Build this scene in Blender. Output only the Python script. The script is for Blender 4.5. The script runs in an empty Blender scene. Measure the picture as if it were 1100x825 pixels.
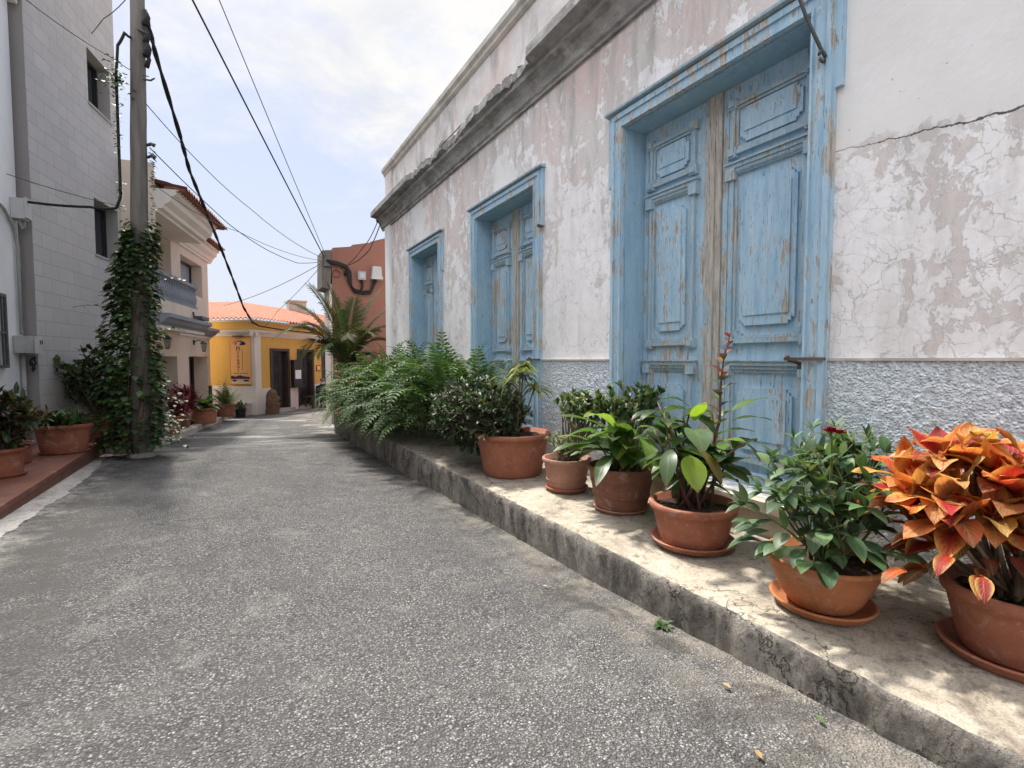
import bpy, math, random
from mathutils import Vector, Matrix, noise as mnoise
R=math.radians; PI=math.pi; V=Vector
S=bpy.context.scene; COL=S.collection

# ------------------------------------------------------------------ scene, camera, light
world=bpy.data.worlds.new("World"); S.world=world; world.use_nodes=True
cam=bpy.data.cameras.new("camera"); co=bpy.data.objects.new("camera",cam); COL.objects.link(co)
cam.sensor_width=36; cam.lens=17.345; cam.clip_end=3000; cam.clip_start=.05
co.location=(0,0,1.4); co.rotation_euler=(R(90-2.7546),0,R(-29.565)); S.camera=co
SUN_AZ=-7.0; SUN_EL=61.0        # heading from +Y towards +X, elevation
sun=bpy.data.lights.new("sun",'SUN'); so=bpy.data.objects.new("sun",sun); COL.objects.link(so)
sun.energy=2.6; sun.angle=R(3.2); sun.color=(1,.95,.87)
sd=V((math.sin(R(SUN_AZ))*math.cos(R(SUN_EL)),math.cos(R(SUN_AZ))*math.cos(R(SUN_EL)),math.sin(R(SUN_EL))))
so.rotation_euler=sd.to_track_quat('Z','Y').to_euler()
S.view_settings.view_transform='Standard'; S.view_settings.look='None'
S.view_settings.gamma=1; S.view_settings.exposure=EXPO=1.36; S.view_settings.use_curve_mapping=False
S.cycles.max_bounces=6; S.cycles.diffuse_bounces=4; S.cycles.transparent_max_bounces=6
S.cycles.use_denoising=True

# ------------------------------------------------------------------ node helper
class NT:
    def __init__(s,tree): s.t=tree; s.N=tree.nodes; s.L=tree.links
    def n(s,typ,ins=(),out=0,**kw):
        nd=s.N.new(typ)
        for k,v in kw.items(): setattr(nd,k,v)
        items=ins.items() if isinstance(ins,dict) else enumerate(ins)
        for k,v in items:
            if v is None: continue
            if isinstance(v,bpy.types.NodeSocket): s.L.new(v,nd.inputs[k])
            else:
                if isinstance(v,(tuple,list)) and len(v)==3 and nd.inputs[k].type=='RGBA': v=(*v,1)
                nd.inputs[k].default_value=v
        return nd.outputs[out]
    def math(s,op,a,b=None,c=None): return s.n('ShaderNodeMath',(a,b,c),operation=op)
    def vmath(s,op,a,b=None): return s.n('ShaderNodeVectorMath',(a,b),operation=op)
    def scl(s,v,sc): return s.vmath('MULTIPLY',v,sc)
    def noise(s,v,scale=1,detail=4,rough=.55,dist=0,out=0):
        return s.n('ShaderNodeTexNoise',{'Vector':v,'Scale':scale,'Detail':detail,'Roughness':rough,'Distortion':dist},out=out)
    def vor(s,v,scale=1,feature='F1',out=0,rnd=1):
        return s.n('ShaderNodeTexVoronoi',{'Vector':v,'Scale':scale,'Randomness':rnd},out=out,feature=feature)
    def mr(s,f,a,b,c=0.,d=1.): return s.n('ShaderNodeMapRange',(f,a,b,c,d),clamp=True)
    def mix(s,f,a,b,bt='MIX'):
        nd=s.N.new('ShaderNodeMix'); nd.data_type='RGBA'; nd.blend_type=bt
        for k,v in ((0,f),(6,a),(7,b)):
            if isinstance(v,bpy.types.NodeSocket): s.L.new(v,nd.inputs[k])
            else: nd.inputs[k].default_value=(*v,1) if isinstance(v,(tuple,list)) else v
        return nd.outputs[2]
    def ramp(s,f,stops):
        nd=s.N.new('ShaderNodeValToRGB'); s.L.new(f,nd.inputs[0]); e=nd.color_ramp.elements
        while len(e)<len(stops): e.new(.5)
        for el,(p,c) in zip(e,stops): el.position=p; el.color=(*c,1)
        return nd.outputs[0]
    def xyz(s,v):
        nd=s.N.new('ShaderNodeSeparateXYZ'); s.L.new(v,nd.inputs[0]); return nd.outputs
    def comb(s,x,y,z): return s.n('ShaderNodeCombineXYZ',(x,y,z))
    def bump(s,h,strength=.5,dist=.01,normal=None):
        return s.n('ShaderNodeBump',{'Height':h,'Strength':strength,'Distance':dist,'Normal':normal})

def MAT(name,rough=.8,spec=.3,metal=0):
    m=bpy.data.materials.new(name); m.use_nodes=True; t=NT(m.node_tree)
    t.b=t.N['Principled BSDF']; t.m=m
    t.b.inputs['Roughness'].default_value=rough; t.b.inputs['Specular IOR Level'].default_value=spec
    t.b.inputs['Metallic'].default_value=metal
    t.P=t.n('ShaderNodeNewGeometry')      # world position
    t.O=t.n('ShaderNodeTexCoord',out=3)   # object coords
    def setc(c,k='Base Color'):
        if isinstance(c,bpy.types.NodeSocket): t.L.new(c,t.b.inputs[k])
        else: t.b.inputs[k].default_value=(*c,1) if isinstance(c,(tuple,list)) else c
    t.set=setc
    def nor(n): t.L.new(n,t.b.inputs['Normal'])
    t.nor=nor
    return t

def plain(name,col,rough=.7,var=.18,scale=6,bump=.15,bscale=60,spec=.3,metal=0,stretch=(1,1,1),dirt=None):
    t=MAT(name,rough,spec,metal); v=t.scl(t.P,stretch)
    a=t.noise(v,scale,5,.6); c=t.mix(t.mr(a,.3,.7),tuple(x*(1-var) for x in col),tuple(min(1,x*(1+var)) for x in col))
    if dirt:
        d=t.noise(v,scale*.45,8,.65,.4); c=t.mix(t.mr(d,.54,.68,0,.75),c,dirt)
    t.set(c)
    if bump: t.nor(t.bump(t.noise(v,bscale,3),bump,.006))
    return t.m

M={}
# ---- asphalt
t=MAT('asphalt',.92,.25); P=t.P; x,y,z=t.xyz(P)
warp=t.vmath('ADD',P,t.scl(t.noise(P,35,2,out=1),(.012,.012,.012)))
cell=t.vor(warp,95,out=1); d1=t.vor(warp,95); cr=t.xyz(cell)[0]
cell2=t.vor(warp,190,out=1); cr2=t.xyz(cell2)[0]
st=t.ramp(cr,[(0,(.05,.05,.05)),(.3,(.13,.128,.125)),(.7,(.24,.235,.228)),(.90,(.37,.365,.35)),(1,(.54,.53,.51))])
st2=t.ramp(cr2,[(0,(.06,.06,.06)),(.6,(.18,.177,.17)),(1,(.50,.49,.47))])
pick=t.mr(t.noise(P,7,3),.42,.6)
c=t.mix(pick,st,st2)
c=t.mix(t.mr(d1,.30,.62,0,.85),c,(.06,.058,.056))
big=t.noise(P,.9,6,.6); c=t.mix(t.mr(big,.3,.72),c,(.72,.72,.73),'MULTIPLY')
big2=t.noise(P,2.6,12,.78,.5); c=t.mix(t.mr(big2,.53,.63,0,.28),c,(.30,.288,.27)); big3=t.noise(P,3.4,12,.8,.4); c=t.mix(t.mr(big3,.52,.61,0,.6),c,(.085,.083,.08))
wk=t.vmath('ADD',P,t.scl(t.noise(P,2.2,8,.7,out=1),(.7,.7,.7))); ec=t.vor(wk,.55,'DISTANCE_TO_EDGE'); ac=t.math('MULTIPLY',t.mr(ec,.002,.009,1,0),t.mr(t.noise(P,.7,4),.5,.56)); c=t.mix(t.math('MULTIPLY',ac,.8),c,(.045,.043,.04))
# darker tarry strip along the left gutter, dusty strip below the right kerb
edge=t.math('ADD',x,t.math('MULTIPLY',t.math('SUBTRACT',t.noise(P,2.4,12,.72),.5),1.2))
tar=t.math('MULTIPLY',t.mr(edge,-1.75,-1.5),t.mr(edge,-1.0,-.65,1,0))
tar=t.math('MULTIPLY',tar,t.mr(t.noise(P,2.2,11,.76),.40,.52))
tar=t.math('MULTIPLY',tar,t.mr(y,2.5,10,.75,.9))
c=t.mix(tar,c,(.075,.073,.07))
edr=t.math('ADD',x,t.math('MULTIPLY',t.math('SUBTRACT',t.noise(P,3,5),.5),.55))
c=t.mix(t.math('MULTIPLY',t.mr(edr,1.5,1.98,0,.75),t.mr(t.noise(P,4.5,7,.7),.38,.62)),c,(.27,.24,.20))
blot=t.noise(P,1.9,6,.7,.6); bl=t.math('MULTIPLY',t.mr(blot,.52,.62),t.mr(edr,1.25,1.85,0,.85))
c=t.mix(bl,c,(.06,.055,.05))
sp=t.noise(P,3.3,9,.75); c=t.mix(t.mr(sp,.67,.71,0,.6),c,(.44,.43,.40))
pale=t.math('MULTIPLY',t.mr(edge,-1.30,-1.62),t.mr(t.noise(P,9,9,.78),.40,.56)); c=t.mix(t.math('MULTIPLY',pale,.85),c,(.40,.375,.34))
c=t.mix(1,c,(1.04,1.03,1.02),'MULTIPLY')
du=t.noise(t.scl(P,(.45,1.9,1)),1.1,11,.72,.4); c=t.mix(t.math('MULTIPLY',t.mr(du,.53,.60,0,.7),t.mr(y,8.5,12)),c,(.46,.44,.40))
t.set(c)
h=t.math('ADD',t.mr(d1,0,.8,1,0),t.math('MULTIPLY',cr2,.6))
t.nor(t.bump(h,1.0,.010)); M['asphalt']=t.m
# ---- pavement concrete, kerb side, gutter
def concrete(name,base,dark,light,cracks=True,k=1.0,thr=.5,bs=.5,streak=1.):
    t=MAT(name,.92,.2); P=t.P; x,y,z=t.xyz(P); Q=t.comb(x,y,t.math('MULTIPLY',z,streak))
    a=t.noise(Q,1.5*k,10,.72,.7); b=t.noise(Q,6*k,8,.74,.4); g=t.noise(P,110,3,.6); m=t.noise(Q,17*k,7,.75,.3)
    c=t.mix(t.mr(b,.36,.62),base,light)
    c=t.mix(t.mr(a,thr-.05,thr+.09,0,.92),c,dark)
    c=t.mix(t.mr(m,.52,.66,0,.75),c,tuple(q*.55 for q in dark))
    c=t.mix(t.mr(t.noise(Q,9*k,8,.72,.5),.57,.66,0,.6),c,light)
    c=t.mix(t.mr(g,.25,.6,.45,.0),c,(.06,.05,.04))
    pit=t.mr(t.vor(P,55),.06,.14,1,0); pit=t.math('MULTIPLY',pit,t.mr(t.noise(P,7,3),.48,.6)); c=t.mix(t.math('MULTIPLY',pit,.8),c,(.05,.045,.035))
    h=t.math('ADD',t.math('MULTIPLY',g,.2),t.math('SUBTRACT',t.math('ADD',t.noise(P,16,8,.7),t.math('MULTIPLY',m,.5)),pit))
    if cracks:
        w=t.vmath('ADD',P,t.scl(t.noise(P,3.5,6,.65,out=1),(.5,.5,.5)))
        e=t.vor(w,1.3,'DISTANCE_TO_EDGE'); cm=t.math('MULTIPLY',t.mr(e,.002,.008,1,0),t.mr(t.noise(P,1.1,2),.40,.48))
        c=t.mix(t.math('MULTIPLY',cm,.8),c,(.06,.05,.04)); h=t.math('SUBTRACT',h,t.math('MULTIPLY',cm,1.2))
    t.set(c); t.nor(t.bump(h,bs,.014)); return t.m
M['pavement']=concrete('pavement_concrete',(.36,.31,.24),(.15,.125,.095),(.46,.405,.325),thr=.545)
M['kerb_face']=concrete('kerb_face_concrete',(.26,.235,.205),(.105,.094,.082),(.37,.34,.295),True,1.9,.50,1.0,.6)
M['gutter']=concrete('gutter_concrete',(.40,.375,.34),(.22,.20,.18),(.50,.47,.43),False,1.3,.56)
M['kerbstone']=concrete('kerb_stone',(.50,.46,.41),(.25,.22,.19),(.60,.56,.5),False,2,.58)
M['ground']=plain('dry_ground',(.28,.24,.18),.95,.2,1.5,.3,30)
# ---- terrace red tiles
t=MAT('terrace_tile',.7,.35); P=t.P
br=t.N.new('ShaderNodeTexBrick'); t.L.new(P,br.inputs['Vector'])
for k,v in {'Scale':1,'Mortar Size':.004,'Brick Width':.33,'Row Height':.33}.items(): br.inputs[k].default_value=v
br.offset=0; br.inputs['Color1'].default_value=(.235,.092,.058,1); br.inputs['Color2'].default_value=(.20,.078,.05,1); br.inputs['Mortar'].default_value=(.17,.085,.06,1)
c=t.mix(t.mr(t.noise(P,2.5,7,.65,.3),.45,.7,0,.7),br.outputs[0],(.11,.05,.035))
c=t.mix(t.mr(t.noise(P,5,9,.74,.4),.55,.68,0,.6),c,(.42,.29,.21)); t.set(c)
t.nor(t.bump(t.noise(P,30,4),.2,.004)); M['terrace']=t.m
M['terrace_riser']=plain('terrace_riser_paint',(.17,.078,.056),.75,.2,5,.25,40,dirt=(.16,.10,.08))
M['sidewalk']=plain('red_sidewalk',(.27,.11,.075),.8,.25,4,.25,50,dirt=(.17,.1,.08))
# ---- old facade
def facade():
    t=MAT('old_peeling_plaster',.9,.15); P=t.P; x,y,z=t.xyz(P)
    hz=t.mr(z,1.4,4.4)                                   # 0 at the dado, 1 under the cornice
    Pw=t.vmath('ADD',P,t.scl(t.noise(P,2.5,4,.6,out=1),(.25,.25,.25)))
    Ps=t.comb(x,y,t.math('MULTIPLY',z,.45))
    n1=t.noise(Ps,2.3,14,.76,.55); n2=t.noise(Pw,6.5,10,.74,.4); n3=t.noise(P,.9,5,.6)
    n4=t.noise(t.comb(x,y,t.math('MULTIPLY',z,.16)),4.5,9,.72,.4)
    pinkz=t.math('MULTIPLY',t.mr(n3,.38,.58),t.mr(hz,.3,.85,.25,1))
    under=t.mix(pinkz,(.66,.62,.595),(.69,.545,.51))
    under=t.mix(t.mr(t.noise(P,8,10,.74,.4),.46,.64,0,.75),under,(.70,.655,.62))
    under=t.mix(t.math('MULTIPLY',t.mr(n4,.50,.62),t.mr(hz,.2,1,.35,.85)),under,(.46,.44,.42))
    under=t.mix(t.mr(t.noise(P,11,9,.75),.58,.68,0,.7),under,(.53,.49,.46))
    white=t.mix(t.mr(t.noise(P,5,8,.68),.35,.65),(.84,.815,.81),(.91,.895,.895))
    white=t.mix(t.mr(t.noise(P,.8,5,.6),.42,.62,0,.5),white,(.75,.72,.70))
    white=t.mix(t.math('MULTIPLY',t.mr(n4,.50,.64),.5),white,(.62,.595,.575)); white=t.mix(t.mr(t.noise(P,9,11,.78,.5),.52,.64,0,.5),white,(.66,.635,.62))
    thr=t.math('ADD',t.mr(hz,.0,1,.415,.532),t.mr(t.noise(P,1.9,6,.7),.45,.62,0,.035))
    thr=t.math('ADD',thr,t.math('MULTIPLY',t.mr(y,1.75,1.6),t.mr(t.noise(P,2.6,6,.65),.38,.62,-.02,.035)))
    dv=t.math('SUBTRACT',t.math('ADD',t.math('MULTIPLY',n1,.55),t.math('MULTIPLY',n2,.45)),thr)
    m=t.mr(dv,-.002,.010)                                # 1 = white paint still on
    # big smooth repair patches of beige grey render
    pb=t.noise(P,.55,5,.55,.4)
    patch=t.math('MULTIPLY',t.mr(t.math('ADD',pb,t.math('MULTIPLY',t.math('SUBTRACT',n2,.5),.12)),.57,.59),t.mr(hz,.5,.62))
    # smooth repaired field right of the first door, above the long crack
    wob=t.math('MULTIPLY',t.math('SUBTRACT',t.noise(P,5.5,6,.65),.5),.10)
    line=t.math('ADD',t.math('ADD',t.math('MULTIPLY',y,.105),2.455),wob)
    dz=t.math('SUBTRACT',z,line)
    right=t.mr(y,1.72,1.66)
    up=t.math('MULTIPLY',right,t.mr(t.math('ADD',dz,t.math('MULTIPLY',t.math('SUBTRACT',n2,.5),.5)),-.02,.03))
    # fine map cracking of the paint, mostly in the lower wall
    w2=t.vmath('ADD',P,t.scl(t.noise(P,7,4,.6,out=1),(.16,.16,.16)))
    e1=t.vor(w2,3.4,'DISTANCE_TO_EDGE'); e2=t.vor(w2,9.5,'DISTANCE_TO_EDGE')
    ck=t.math('MAXIMUM',t.mr(e1,.001,.010,1,0),t.math('MULTIPLY',t.mr(e2,.003,.020,1,0),t.mr(t.noise(P,1.7,3),.40,.52)))
    ckm=t.math('MULTIPLY',ck,t.math('MULTIPLY',m,t.math('MULTIPLY',t.mr(hz,.3,.75,1,.5),t.mr(t.noise(P,1.3,3),.30,.44))))
    c=t.mix(m,under,white)
    ckm=t.math('MULTIPLY',ckm,t.mr(t.noise(P,3.7,6,.7),.36,.56,.2,1)); c=t.mix(t.math('MULTIPLY',ckm,.8),c,(.50,.46,.44))
    smooth=t.mix(t.mr(t.noise(P,1.6,7,.6),.35,.65),(.73,.715,.695),(.80,.785,.765))
    pu=t.math('MAXIMUM',patch,up)
    c=t.mix(pu,c,smooth)
    # pock marks
    pk=t.math('MULTIPLY',t.mr(t.vor(P,16),.05,.09,1,0),t.mr(t.noise(P,2,3),.52,.6)); c=t.mix(t.math('MULTIPLY',pk,.7),c,(.30,.26,.24))
    # the long crack
    lw=t.mr(y,1.7,.8,.0022,.0055); lc=t.math('MULTIPLY',t.math('LESS_THAN',t.math('ABSOLUTE',dz),lw),right)
    c=t.mix(t.math('MULTIPLY',lc,.92),c,(.10,.085,.075))
    # soot runs below the cornice
    run=t.math('MULTIPLY',t.mr(t.noise(t.comb(x,y,t.math('MULTIPLY',z,.10)),5,7,.65),.5,.68),t.mr(z,3.7,4.4))
    c=t.mix(t.math('MULTIPLY',run,.55),c,(.30,.28,.265))
    t.set(c)
    h=t.math('ADD',t.math('MULTIPLY',m,.5),t.math('MULTIPLY',t.noise(P,22,7,.6),.35))
    h=t.math('SUBTRACT',h,t.math('ADD',t.math('MULTIPLY',ckm,.35),t.math('MULTIPLY',lc,1.5)))
    h=t.math('ADD',h,t.math('MULTIPLY',t.noise(P,4,4),.8)); h=t.mix(pu,h,t.math('ADD',t.math('MULTIPLY',t.noise(P,5,6,.6),.8),.4))
    t.nor(t.bump(h,.55,.016)); return t.m
M['facade']=facade()
# ---- parapet and cornice
t=MAT('weathered_parapet_plaster',.9,.15); P=t.P; x,y,z=t.xyz(P)
a=t.noise(t.comb(x,y,t.math('MULTIPLY',z,.35)),1.8,9,.68,.5)
c=t.mix(t.mr(t.noise(P,4,7,.65),.35,.65),(.56,.52,.49),(.69,.66,.64)); c=t.mix(t.mr(a,.52,.66,0,.8),c,(.31,.29,.28))
c=t.mix(t.mr(t.noise(P,1.1,5),.55,.7,0,.7),c,(.60,.48,.43)); t.set(c); t.nor(t.bump(t.noise(P,14,7,.65),.5,.014)); M['parapet']=t.m
t=MAT('sooty_cornice_stone',.92,.15); P=t.P; x,y,z=t.xyz(P)
a=t.noise(t.comb(x,t.math('MULTIPLY',y,.4),z),5,8,.68,.4)
c=t.mix(t.mr(a,.35,.62),(.40,.385,.365),(.18,.172,.162)); c=t.mix(t.mr(t.noise(P,6,7,.65),.55,.68,0,.8),c,(.45,.43,.40)); t.set(c)
t.nor(t.bump(t.noise(P,12,8,.66),.8,.02)); M['cornice']=t.m
M['capstone']=plain('pale_parapet_cap',(.52,.49,.44),.9,.2,4,.4,30,dirt=(.3,.28,.25))
# ---- roughcast dado
t=MAT('grey_blue_roughcast',.95,.12); P=t.P; x,y,z=t.xyz(P)
n=t.noise(P,60,5,.65); v=t.vor(t.vmath('ADD',P,t.scl(t.noise(P,20,2,out=1),(.02,.02,.02))),62)
n=t.noise(t.comb(x,t.math('MULTIPLY',y,.65),z),58,6,.68); c=t.mix(t.mr(n,.33,.62),(.40,.455,.495),(.76,.82,.86))
low=t.math('ADD',z,t.math('MULTIPLY',t.math('SUBTRACT',t.noise(P,2.2,7,.65),.5),1.1))
c=t.mix(t.mr(low,.35,.75,.85,0),c,(.40,.36,.31))
c=t.mix(t.mr(t.noise(P,1.4,7,.66,.4),.54,.66,0,.5),c,(.48,.45,.41)); t.set(c)
h=t.math('ADD',t.math('MULTIPLY',n,1.),t.mr(v,0,.6,.9,0)); t.nor(t.bump(h,.75,.016)); M['dado']=t.m
# ---- flaking blue paint on timber (wear: 0 little .. 1 nearly bare)
def bluepaint(name,wear,base=(.255,.40,.52),light=(.40,.545,.635)):
    t=MAT(name,.72,.25); P=t.P; x,y,z=t.xyz(P)
    Pv=t.comb(t.math('MULTIPLY',x,3.),t.math('MULTIPLY',y,3.),t.math('MULTIPLY',z,.32))
    g=t.noise(Pv,6,9,.7,.3); g2=t.noise(t.comb(t.math('MULTIPLY',x,6),t.math('MULTIPLY',y,6),t.math('MULTIPLY',z,.5)),9,6,.7)
    lo=t.noise(P,1.7,6,.6)
    c=t.mix(t.mr(g,.35,.65),base,light); c=t.mix(t.mr(lo,.45,.7,0,.6),c,(.40,.53,.60))
    ch=t.mr(g2,.60,.66); c=t.mix(t.math('MULTIPLY',ch,.55),c,(.55,.62,.66))
    wv=t.math('ADD',t.math('MULTIPLY',g,.6),t.math('MULTIPLY',t.noise(P,2.4,7,.66,.4),.4))
    th=.665-.26*wear
    bare=t.mr(wv,th,th+.012)
    wood=t.mix(t.mr(g2,.35,.65),(.27,.24,.205),(.58,.535,.475))
    c=t.mix(bare,c,wood)
    rim=t.math('MULTIPLY',t.mr(wv,th-.02,th-.004),t.mr(wv,th,th+.008,1,0)); c=t.mix(t.math('MULTIPLY',rim,.5),c,(.62,.66,.68))
    fine=t.mr(t.noise(t.comb(t.math('MULTIPLY',x,8),t.math('MULTIPLY',y,8),t.math('MULTIPLY',z,.8)),12,4,.7),.615,.65)
    c=t.mix(t.math('MULTIPLY',fine,.75),c,(.11,.13,.14))
    t.set(c); h=t.math('SUBTRACT',t.math('ADD',t.math('MULTIPLY',g2,.35),.6),t.math('ADD',bare,t.math('MULTIPLY',fine,.5)))
    t.nor(t.bump(h,.6,.006)); return t.m
M['blue']=bluepaint('flaking_blue_paint',.42,(.285,.455,.595),(.46,.61,.71)); M['blue_worn']=bluepaint('worn_blue_paint',.52,(.27,.435,.575),(.44,.59,.69)); M['blue_jamb']=bluepaint('blue_jamb_paint',.08,(.24,.39,.52),(.32,.475,.59))
M['bare']=bluepaint('bare_timber_with_paint_scraps',.92)
M['moulding']=bluepaint('chalky_blue_moulding',.48,(.26,.385,.47),(.40,.51,.57))
M['sill']=plain('cream_sill',(.62,.54,.42),.85,.15,5,.3,50,dirt=(.4,.33,.25))
M['iron']=plain('dark_iron',(.07,.075,.075),.6,.3,12,.2,60,.5)
M['rust']=plain('rusty_iron',(.10,.065,.05),.8,.4,14,.3,60)
# ---- houses on the left and at the end
def painted(name,col,dirtc,amt=.35,bs=.18):
    t=MAT(name,.88,.2); P=t.P; x,y,z=t.xyz(P)
    a=t.noise(t.comb(x,y,t.math('MULTIPLY',z,.3)),1.6,8,.65,.3); b=t.noise(P,.7,4)
    c=t.mix(t.mr(b,.35,.65),tuple(v*.92 for v in col),tuple(min(1,v*1.05) for v in col))
    c=t.mix(t.mr(a,.5,.72,0,amt),c,dirtc); t.set(c); t.nor(t.bump(t.noise(P,45,5,.6),bs,.006)); return t.m
M['cream']=painted('cream_render',(.72,.61,.50),(.50,.40,.32))
M['cream_trim']=painted('pale_cream_trim',(.74,.68,.61),(.5,.44,.4),.25)
M['grey_trim']=painted('grey_moulding',(.28,.295,.33),(.13,.13,.13),.3)
M['white']=painted('white_render',(.80,.80,.79),(.62,.62,.60),.3)
M['ochre']=painted('yellow_ochre_render',(.66,.39,.10),(.48,.28,.08),.35)
M['ochre_pale']=painted('pale_ochre_render',(.62,.40,.13),(.46,.28,.1),.4)
M['oxide']=painted('red_oxide_render',(.29,.135,.10),(.2,.07,.05),.4)
M['grey_side']=painted('smooth_grey_render',(.30,.28,.275),(.22,.2,.2),.3)
M['tan']=painted('tan_render',(.45,.38,.32),(.3,.26,.23))
t=MAT('grey_block_wall',.9,.2); at=t.N.new('ShaderNodeAttribute'); at.attribute_name='luv'
br=t.N.new('ShaderNodeTexBrick'); t.L.new(at.outputs['Vector'],br.inputs['Vector'])
for k,v in {'Scale':1,'Mortar Size':.006,'Mortar Smooth':.3,'Brick Width':.42,'Row Height':.221}.items(): br.inputs[k].default_value=v
br.offset=.5; br.inputs['Color1'].default_value=(.53,.505,.485,1); br.inputs['Color2'].default_value=(.475,.455,.44,1); br.inputs['Mortar'].default_value=(.33,.315,.305,1)
c=t.mix(t.mr(t.noise(t.P,1.2,7,.62),.4,.65,0,.4),br.outputs[0],(.42,.40,.385)); t.set(c)
hh=t.math('ADD',t.math('MULTIPLY',br.outputs[1],-1.),t.math('MULTIPLY',t.noise(t.P,40,5),.5)); t.nor(t.bump(hh,.22,.006)); M['block']=t.m
t=MAT('clay_roof_tile',.85,.2); P=t.P
c=t.ramp(t.noise(P,9,5,.7),[(.25,(.17,.06,.038)),(.5,(.31,.11,.065)),(.75,(.42,.19,.12))]); c=t.mix(t.mr(t.noise(P,2.2,7,.66),.55,.7,0,.55),c,(.22,.15,.11)); t.set(c)
t.nor(t.bump(t.noise(P,40,4),.3,.006)); M['tile']=t.m
t=MAT('brown_roof_tile',.85,.2); P=t.P; c=t.ramp(t.noise(P,9,5,.7),[(.25,(.14,.065,.05)),(.5,(.24,.10,.07)),(.75,(.34,.18,.13))]); t.set(c); M['tile_brown']=t.m
M['dark_wood']=plain('dark_stained_wood',(.055,.036,.032),.6,.35,5,.3,40,stretch=(4,4,.5))
M['door_black']=plain('black_brown_door',(.022,.016,.016),.55,.4,6,.25,40,stretch=(4,4,.5))
M['inside']=plain('dark_room',(.012,.011,.011),.9,.1,3,0)
t=MAT('window_glass',.06,.6); t.set((.02,.025,.03)); M['glass']=t.m
t=MAT('pale_reflecting_glass',.08,.6); t.set((.30,.36,.40)); M['glass_pale']=t.m
M['alu']=plain('dark_aluminium_frame',(.03,.026,.025),.45,.15,10,0)
M['box_grey']=plain('grey_plastic_box',(.36,.36,.35),.6,.1,5,.1,80,dirt=(.25,.24,.23))
M['box_light']=plain('pale_plastic_box',(.50,.50,.48),.55,.08,5,.1,80,dirt=(.45,.44,.42))
M['cable']=plain('black_cable',(.022,.02,.02),.7,.3,20,0)
M['wire']=plain('thin_grey_wire',(.07,.07,.075),.6,.2,20,0)
# ---- pots
def terracotta(name,col,dark,pale,amt=.5):
    t=MAT(name,.78,.3); P=t.P
    c=t.mix(t.mr(t.noise(P,9,6,.62),.35,.65),tuple(v*.88 for v in col),tuple(v*1.1 for v in col))
    c=t.mix(t.mr(t.noise(P,4,8,.68,.4),.52,.68,0,amt),c,dark); c=t.mix(t.mr(t.noise(P,22,8,.75),.56,.68,0,.55),c,pale); c=t.mix(t.mr(t.noise(P,6,9,.75,.6),.55,.66,0,.5),c,(.44,.35,.29))
    t.set(c); t.nor(t.bump(t.noise(P,60,4),.2,.004)); return t.m
M['pot']=terracotta('terracotta',(.31,.115,.066),(.19,.075,.045),(.52,.30,.21))
M['pot_orange']=terracotta('orange_plastic_terracotta',(.40,.15,.062),(.29,.105,.05),(.6,.32,.18),.3)
M['pot_brown']=terracotta('dark_brown_clay',(.20,.085,.052),(.11,.05,.034),(.40,.24,.17))
M['pot_pink']=terracotta('faded_pinkish_plastic',(.34,.175,.12),(.23,.115,.08),(.5,.33,.26),.4)
M['pot_black']=plain('black_plastic_pot',(.02,.02,.02),.5,.2,10,0)
M['soil']=plain('potting_soil',(.045,.03,.02),1,.5,30,.8,45)
# ---- foliage: colour attribute per leaf, a little light passes through
def leafmat(name,rough=.42,trans=.3,vein=.25,tint=(1.25,1.3,.55),spec=.45):
    t=MAT(name,rough,spec); a=t.N.new('ShaderNodeAttribute'); a.attribute_name='col'; l=t.N.new('ShaderNodeAttribute'); l.attribute_name='luv'
    u,v,w=t.xyz(l.outputs['Vector'])
    mid=t.mr(t.math('ABSOLUTE',t.math('SUBTRACT',u,.5)),0,.09,1,0)
    side=t.math('SUBTRACT',v,t.math('MULTIPLY',t.math('ABSOLUTE',t.math('SUBTRACT',u,.5)),.55))
    sv=t.mr(t.math('SINE',t.math('MULTIPLY',side,58)),.82,1)
    c=t.mix(t.math('MULTIPLY',t.math('MAXIMUM',mid,t.math('MULTIPLY',sv,.45)),vein),a.outputs['Color'],t.mix(.5,a.outputs['Color'],(.35,.42,.16)))
    c=t.mix(t.mr(t.noise(t.P,25,4),.35,.7,0,.35),c,t.mix(.5,c,(.02,.03,.01)))
    tip=t.math('ADD',t.math('ADD',v,t.math('MULTIPLY',w,.22)),t.math('MULTIPLY',t.noise(t.P,40,4),.5)); c=t.mix(t.mr(tip,1.22,1.36,0,.8),c,(.16,.10,.035))
    old=t.math('MULTIPLY',t.math('GREATER_THAN',w,.955),t.mr(t.noise(t.P,30,4),.4,.6)); c=t.mix(t.math('MULTIPLY',old,.7),c,(.28,.21,.05))
    t.set(c); t.nor(t.bump(t.math('ADD',sv,mid),.12,.004))
    tr=t.n('ShaderNodeBsdfTranslucent',{'Color':t.mix(1,c,tint,'MULTIPLY')})
    mx=t.n('ShaderNodeMixShader',(trans,t.b.outputs[0],tr)); t.L.new(mx,t.N['Material Output'].inputs[0]); return t.m
M['leaf']=leafmat('green_leaf',.45,.3,spec=.35); M['leaf_dark']=leafmat('glossy_dark_leaf',.46,.18,spec=.3); M['leaf_big']=leafmat('broad_green_leaf',.38,.42,.35)
M['frond']=leafmat('frond',.62,.24,.1,spec=.2); M['leaf_red']=leafmat('dark_red_leaf',.45,.3,.2,(1.4,.5,.5))
t=MAT('croton_leaf',.48,.32); a=t.N.new('ShaderNodeAttribute'); a.attribute_name='col'; l=t.N.new('ShaderNodeAttribute'); l.attribute_name='luv'
u,v,w=t.xyz(l.outputs['Vector']); au=t.math('ABSOLUTE',t.math('SUBTRACT',u,.5))
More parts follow.
